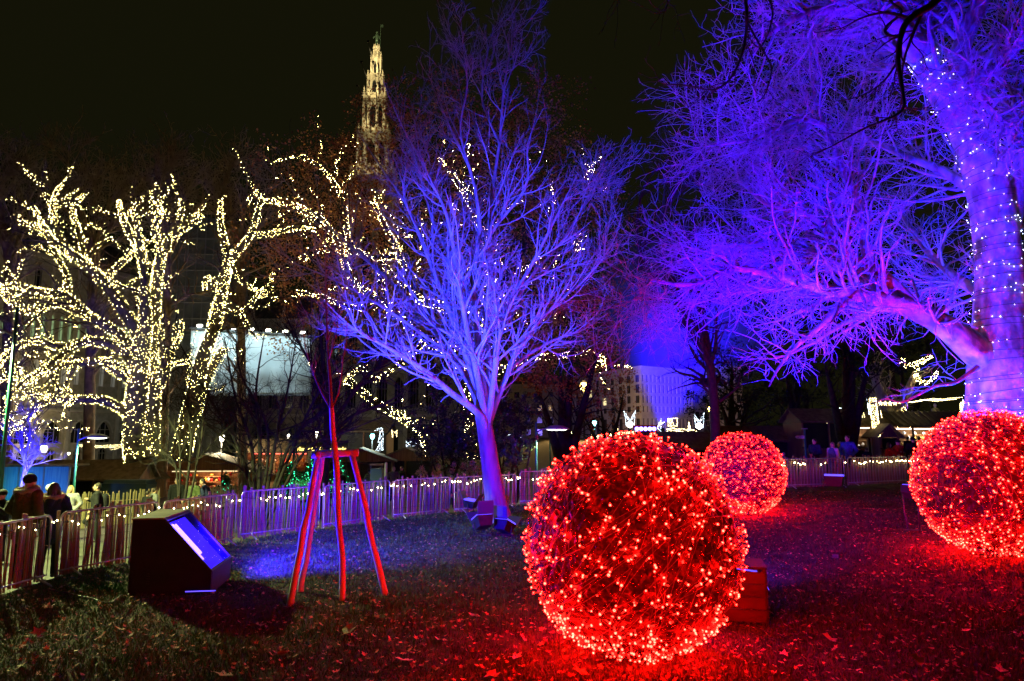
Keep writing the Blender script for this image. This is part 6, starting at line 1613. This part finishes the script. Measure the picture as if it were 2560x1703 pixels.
# ================================================================== people
def remesh(o, v):
    m = o.modifiers.new('skin', 'REMESH'); m.mode = 'VOXEL'; m.voxel_size = v; m.use_smooth_shade = True
    s_ = o.modifiers.new('smooth', 'SMOOTH'); s_.factor = .5; s_.iterations = 2
def person(label, px, d, yaw, h, top, legs, hair, pose='stand', hat=None, hood=None, z=None, hairlen='short', vest=None, bag=None, lean=0.0, sit=False, coat=False, vox=.016, dx=0.0):
    g = gb(px, d) + np.array((dx, 0, 0)); z0 = g[2] if z is None else z
    t = thing('person', label, 'person', (g[0], d, z0), yaw, None)
    k = h / 1.75
    def Pt(x, y, zz_): return np.array((x * k, y * k - lean * (zz_ * k), zz_ * k))
    hipz = .93 if not sit else .50
    up_z = hipz - .93
    sho = [Pt(-.19, 0, 1.43 + up_z), Pt(.19, 0, 1.43 + up_z)]
    # facing -y; arms by pose
    arms = {'stand': [((-.25, .02, 1.16), (-.24, -.06, .92)), ((.25, .02, 1.16), (.24, -.06, .92))],
            'pockets': [((-.31, .05, 1.18), (-.19, -.14, 1.0)), ((.31, .05, 1.18), (.19, -.14, 1.0))],
            'phone': [((-.27, -.14, 1.22), (-.12, -.36, 1.46)), ((.27, -.14, 1.22), (.10, -.36, 1.44))],
            'hands': [((-.26, .0, 1.17), (-.08, -.27, 1.12)), ((.26, .0, 1.17), (.08, -.27, 1.10))],
            'chest': [((-.27, -.02, 1.17), (-.06, -.22, 1.26)), ((.28, .02, 1.16), (.2, -.12, .98))],
            'hug': [((-.28, -.2, 1.25), (-.15, -.42, 1.3)), ((.28, -.2, 1.25), (.15, -.42, 1.3))]}[pose]
    if sit: legj = [((-.11, -.42, .52), (-.12, -.45, .10)), ((.11, -.42, .52), (.12, -.45, .10))]
    elif pose == 'chest': legj = [((-.10, -.28, .60), (-.08, .05, .34)), ((.10, .02, .5), (.10, .06, .08))]
    else: legj = [((-.10, -.03, .50), (-.11, .02, .08)), ((.10, .01, .50), (.11, .04, .08))]
    hd = Pt(0, -.02, 1.635 + up_z); pel = Pt(0, 0, hipz)
    b = B()
    b.ball(hd, (.076 * k, .095 * k, .115 * k), 14, 10); b.caps(hd + np.array((0, -.045, -.06)) * k, hd + np.array((0, -.05, -.075)) * k, .045 * k, .04 * k)
    b.caps(hd + np.array((0, -.095, .005)) * k, hd + np.array((0, -.108, -.022)) * k, .012 * k, .017 * k, 6)
    for s_ in (-1, 1):
        b.ball(hd + np.array((s_ * .078, .008, -.01)) * k, (.012 * k, .022 * k, .033 * k), 8, 6)
    b.caps(Pt(0, .015, 1.44 + up_z), hd + np.array((0, .01, -.05)) * k, .058 * k, .054 * k)
    b.caps(Pt(0, 0, 1.0 + up_z), Pt(0, 0, 1.36 + up_z), .12 * k, .14 * k)
    for s_, (el, wr), sh_ in zip((-1, 1), arms, sho):
        el, wr = Pt(el[0], el[1], el[2] + up_z), Pt(wr[0], wr[1], wr[2] + up_z)
        b.caps(sh_, el, .05 * k, .04 * k); b.caps(el, wr, .04 * k, .028 * k); b.caps(sh_, Pt(0, 0, 1.40 + up_z), .06 * k, .08 * k)
        dr = norm(wr - el); pm_ = wr + dr * .06 * k; b.caps(wr, pm_, .03 * k, .036 * k)
        sd = norm(np.cross(dr, (0, 1.0, .2)))
        for f_ in range(4):
            off_ = sd * (f_ - 1.5) * .021 * k; tipv = pm_ + off_ + dr * (.055 - .006 * abs(f_ - 1.4)) * k
            b.caps(pm_ + off_, tipv, .0105 * k, .0095 * k, 6); b.caps(tipv, tipv + (dr * .6 + np.array((0, -.5, .2))) * .028 * k, .0095 * k, .009 * k, 6)
        b.caps(wr + dr * .02 * k - sd * .03 * k * s_, pm_ - sd * .06 * k * s_, .012 * k, .0105 * k, 6)
    for kn, an_ in legj: b.caps(pel, Pt(*kn), .08 * k, .055 * k); b.caps(Pt(*kn), Pt(*an_), .055 * k, .04 * k)
    o = part('body', b, 'skin', t); remesh(o, vox * .75)
    # eyes and brows
    b = B()
    for s_ in (-1, 1): b.ball(hd + np.array((s_ * .03, -.088, .012)) * k, (.011 * k, .008 * k, .007 * k), 8, 6)
    part('eyes', b, 'black_metal', o, True)
    # jacket
    b = B(); ex_ = 1.15 if coat else 1.0; zb_ = (.78 if not coat else .62) + up_z * (1 if not sit else .8)
    b.caps(Pt(0, .01, zb_ + .16), Pt(0, .01, 1.0 + up_z), .165 * k * ex_, .17 * k * ex_, 14); b.caps(Pt(0, .01, 1.0 + up_z), Pt(0, .0, 1.32 + up_z), .165 * k * ex_, .175 * k * ex_, 14); b.caps(sho[0], sho[1], .085 * k * ex_, .085 * k * ex_, 12)
    b.caps(Pt(0, .01, 1.38 + up_z), Pt(0, 0, 1.475 + up_z), .11 * k, .082 * k, 12)
    for (el, wr), sh_ in zip(arms, sho):
        el, wr = Pt(el[0], el[1], el[2] + up_z), Pt(wr[0], wr[1], wr[2] + up_z)
        b.caps(sh_, el, .078 * k * ex_, .066 * k * ex_, 10); b.caps(el, wr, .066 * k * ex_, .052 * k, 10)
    if coat:
        for q in range(5):
            zc = .72 + q * .15 + up_z; b.lathe([(.165 * k, zc * k - .03), (.205 * k, zc * k), (.165 * k, zc * k + .03)], (0, -lean * zc * k, 0), 16)
    o = part('jacket', b, top, t); remesh(o, vox)
    if vest:
        b = B(); b.caps(Pt(0, .0, .98 + up_z), Pt(0, -.01, 1.34 + up_z), .185 * k, .185 * k, 14); o = part('vest', b, vest, t); remesh(o, vox)
    # trousers, shoes
    b = B(); b.caps(pel + np.array((-.05, 0, 0)) * k, pel + np.array((.05, 0, 0)) * k, .14 * k, .14 * k, 12)
    for s_, (kn, an_) in zip((-1, 1), legj):
        b.caps(pel + np.array((s_ * .085, 0, -.03)) * k, Pt(*kn), .098 * k, .07 * k, 10); b.caps(Pt(*kn), Pt(*an_), .07 * k, .056 * k, 10)
    o = part('trousers', b, legs, t); remesh(o, vox)
    for s_, (kn, an_) in zip((-1, 1), legj):
        b = B(); a_ = Pt(*an_); b.caps(a_ + np.array((0, .03, -.035)) * k, a_ + np.array((0, -.13, -.045)) * k, .045 * k, .04 * k, 10); o = part('shoe', b, 'strap', t); remesh(o, vox)
    # hair, hat, hood
    if hat:
        b = B(); b.ball(hd + np.array((0, .012, .055)) * k, (.096 * k, .114 * k, .098 * k), 16, 10); b.lathe([(.094 * k, -.02), (.104 * k, -.01), (.104 * k, .03), (.094 * k, .04)], tuple(hd + np.array((0, .01, .03)) * k), 18)
        o = part('beanie', b, hat, t); remesh(o, vox * .8)
    else:
        b = B(); b.ball(hd + np.array((0, .022, .03)) * k, (.088 * k, .098 * k, .108 * k), 14, 10)
        if hairlen == 'long':
            for s_ in (-1, 1): b.caps(hd + np.array((s_ * .07, .02, .02)) * k, hd + np.array((s_ * .095, -.01, -.24)) * k, .04 * k, .034 * k)
            b.caps(hd + np.array((0, .07, 0)) * k, hd + np.array((0, .08, -.22)) * k, .06 * k, .07 * k)
        o = part('hair', b, hair, t); remesh(o, vox * .8)
    if hood:
        fur, inner = hood; rng = np.random.default_rng(int(px) + 3)
        ring = [hd + np.array((.165 * math.cos(a), .05 + .13 * math.sin(a), -.125 - .03 * math.sin(a))) * k for a in np.linspace(0, 2 * PI, 26)]
        b = B(); b.tube(ring, .045 * k, 10); ho = part('hood_trim', b, fur, t, True)
        R_ = np.array(ring); n = 3200; i_ = rng.integers(0, 26, n); dd = norm(rng.normal(size=(n, 3))); p0_ = R_[i_] + rng.normal(0, .012, (n, 3)) + dd * .03 * k; p1_ = p0_ + (dd + np.array((0, 0, -.2))) * rng.uniform(.02, .055, (n, 1)) * k; sd_ = norm(np.cross(dd, rng.normal(size=(n, 3)))) * .0035
        part('fur', mesh_np('fur', np.stack([p0_ - sd_, p0_ + sd_, p1_], 1).reshape(-1, 3), tris=np.arange(n * 3).reshape(-1, 3), smooth=False), fur, ho, kind='stuff')
        b = B(); b.caps(Pt(0, .13, 1.42 + up_z), Pt(0, .15, 1.30 + up_z), .10 * k, .06 * k, 12); b.caps(Pt(-.12, .09, 1.44 + up_z), Pt(.12, .09, 1.44 + up_z), .07 * k, .07 * k, 12); o = part('hood', b, inner, t); remesh(o, vox)
    if bag:
        b = B(); b.caps(Pt(0, .2, 1.05), Pt(0, .2, 1.32), .13 * k, .12 * k, 12); o = part('backpack', b, bag, t); remesh(o, vox)
    if pose == 'phone':
        b = B(); c_ = Pt(-.02, -.45, 1.50); b.box(c_, (.155 * k, .012, .08 * k)); part('phone', b, 'black_metal', t)
    return t
for nm, c in (('coat_brown', (.10, .055, .022)), ('coat_black', (.010, .010, .012)), ('coat_navy', (.015, .02, .06)), ('coat_white', (.20, .19, .22)), ('coat_blue', (.03, .07, .28)), ('coat_red', (.35, .02, .02)), ('coat_grey', (.14, .14, .15)), ('coat_green', (.10, .13, .06)),
              ('jeans', (.10, .13, .22)), ('trousers_dark', (.012, .012, .015)), ('beanie_black', (.008, .008, .009)), ('vest_blue', (.10, .12, .26)), ('sweater_pale', (.58, .54, .58))): cloth(nm, c)
mat('hair_dark', (.02, .013, .009), .5, col2=(.035, .022, .015), scale=30, stretch=(6, 6, .3), bump=.4)
mat('hair_blond', (.28, .19, .09), .5, col2=(.4, .29, .15), scale=30, stretch=(6, 6, .3), bump=.4)
mat('hair_grey', (.32, .30, .29), .5, col2=(.42, .4, .38), scale=30, bump=.4)
mat('fur_tan', (.34, .25, .15), .8, col2=(.5, .4, .27), scale=12)
R_ = math.radians
person('person in brown parka with fur hood and black beanie, seen from behind', 92, 12.4, R_(165), 1.82, 'coat_brown', 'trousers_dark', 'hair_dark', 'pockets', hat='beanie_black', hood=('fur_tan', 'coat_brown'), coat=True, vox=.014)
person('person in dark navy jacket with fur collar right beside the brown parka', 155, 12.9, R_(195), 1.68, 'coat_navy', 'trousers_dark', 'hair_dark', 'pockets', hood=('fur_tan', 'coat_navy'), coat=True, hairlen='long')
person('dark clad person in a beanie holding up a phone at the left edge', 30, 16.2, R_(-12), 1.62, 'coat_black', 'trousers_dark', 'hair_dark', 'phone', hat='beanie_black', hairlen='long')
person('woman in a pale zipped jacket and jeans, hands in pockets', 196, 21.5, R_(10), 1.66, 'coat_white', 'jeans', 'hair_blond', 'pockets', hairlen='long')
person('young man in black leaning on the paling fence with one knee up', 262, 21.0, R_(-62), 1.72, 'coat_black', 'trousers_dark', 'hair_dark', 'chest', bag='coat_black')
person('grey haired person half hidden behind the brown parka', 143, 19.5, R_(150), 1.72, 'coat_black', 'trousers_dark', 'hair_grey', 'stand')
person('seated dark haired child, left of two behind the fence', 385, 23.5, R_(160), 1.35, 'coat_black', 'trousers_dark', 'hair_dark', 'stand', sit=True, z=-.62)
person('seated child in a grey top, right of two behind the fence', 402, 23.8, R_(140), 1.4, 'coat_grey', 'trousers_dark', 'hair_dark', 'stand', sit=True, z=-.58)
person('dark haired child whose head just shows over the fence', 497, 22, R_(30), 1.2, 'coat_black', 'trousers_dark', 'hair_dark', 'stand', z=-.82)
person('person in navy bending forward behind the fence by the large shrub', 546, 23.0, R_(-60), 1.6, 'coat_navy', 'trousers_dark', 'hair_dark', 'hands', lean=.3, sit=True, z=-.35)
person('dark standing person seen through the slender shrub, on the left', 456, 27, R_(20), 1.75, 'coat_black', 'trousers_dark', 'hair_dark', 'stand', vest=None)
person('person in dark green seen through the slender shrub, on the right', 499, 26.5, R_(-20), 1.7, 'coat_green', 'trousers_dark', 'hair_dark', 'stand')
person('person in dark jacket right of the staked tree in the crowd', 858, 36, R_(170), 1.75, 'coat_black', 'trousers_dark', 'hair_dark', vox=.024)
person('person with a red scarf and beanie in the middle crowd', 930, 38, R_(30), 1.75, 'coat_green', 'cloth_red', 'hair_dark', 'pockets', hat='beanie_black', vox=.024)
person('person in black next to the waste bin in the middle crowd', 955, 36, R_(190), 1.8, 'coat_black', 'trousers_dark', 'hair_dark', vox=.024)
person('person in a pale green jacket right of the waste bin', 988, 35, R_(20), 1.75, 'coat_green', 'trousers_dark', 'hair_blond', 'pockets', vox=.024)
person('dark person at the right end of the middle crowd', 1008, 38, R_(-40), 1.75, 'coat_black', 'trousers_dark', 'hair_dark', vox=.024)
person('child with a grey cap behind the fence left of the forked trunk', 1131, 23.6, R_(20), 1.1, 'coat_navy', 'trousers_dark', 'hair_dark', hat='coat_grey')
person('dark haired child right behind the fence, nearest the forked trunk', 1163, 24, R_(-20), 1.2, 'coat_black', 'trousers_dark', 'hair_dark')
person('man in dark jacket looking at his phone by the signpost', 2030, 29.5, R_(-55), 1.78, 'coat_navy', 'trousers_dark', 'hair_dark', 'hands', z=.30)
person('blond woman with pale sleeves and blue vest behind the fence', 2074, 29.0, R_(-60), 1.66, 'sweater_pale', 'jeans', 'hair_blond', 'stand', hairlen='long', vest='vest_blue', z=.28)
person('man in a bright blue jacket behind the fence', 2112, 29.2, R_(-50), 1.92, 'coat_blue', 'trousers_dark', 'hair_dark', 'pockets', z=.30)
person('small grey haired person between the blond woman and the man in blue', 2093, 31, R_(-120), 1.62, 'coat_grey', 'trousers_dark', 'hair_grey', z=.3)
person('stooping person beside the small red ball', 1968, 29.5, R_(-80), 1.3, 'coat_grey', 'trousers_dark', 'hair_grey', z=.2, lean=.25)
person('dark haired woman hugging the person in red', 2213, 31.5, R_(75), 1.66, 'coat_red', 'trousers_dark', 'hair_dark', 'hug', hairlen='long', z=.22)
person('person in a red jacket and dark cap being hugged', 2238, 31.8, R_(-80), 1.78, 'coat_red', 'trousers_dark', 'hair_dark', 'hug', hat='beanie_black', z=.22)
person('person in a dark hooded jacket left of the right red ball', 2275, 31.0, R_(160), 1.85, 'coat_black', 'trousers_dark', 'hair_dark', 'pockets', hat='beanie_black', z=.28)
person('person in a violet tinted dark coat partly hidden by the right red ball', 2300, 31.6, R_(-70), 1.72, 'coat_navy', 'trousers_dark', 'hair_dark', z=.28)
person('dark haired person low at the white lit hut, left', 2140, 37, R_(190), 1.6, 'coat_black', 'trousers_dark', 'hair_dark', z=.0, vox=.022)
person('dark haired person low at the white lit hut, right', 2158, 37, R_(170), 1.58, 'coat_black', 'trousers_dark', 'hair_dark', z=-.05, vox=.022)
person('dark customer silhouetted against the long lit stall', 2262, 41, R_(180), 1.78, 'coat_black', 'trousers_dark', 'hair_dark', z=.3, vox=.024)
person('second dark customer at the long lit stall, near the ball', 2290, 42, R_(170), 1.75, 'coat_black', 'trousers_dark', 'hair_dark', z=.3, vox=.024)
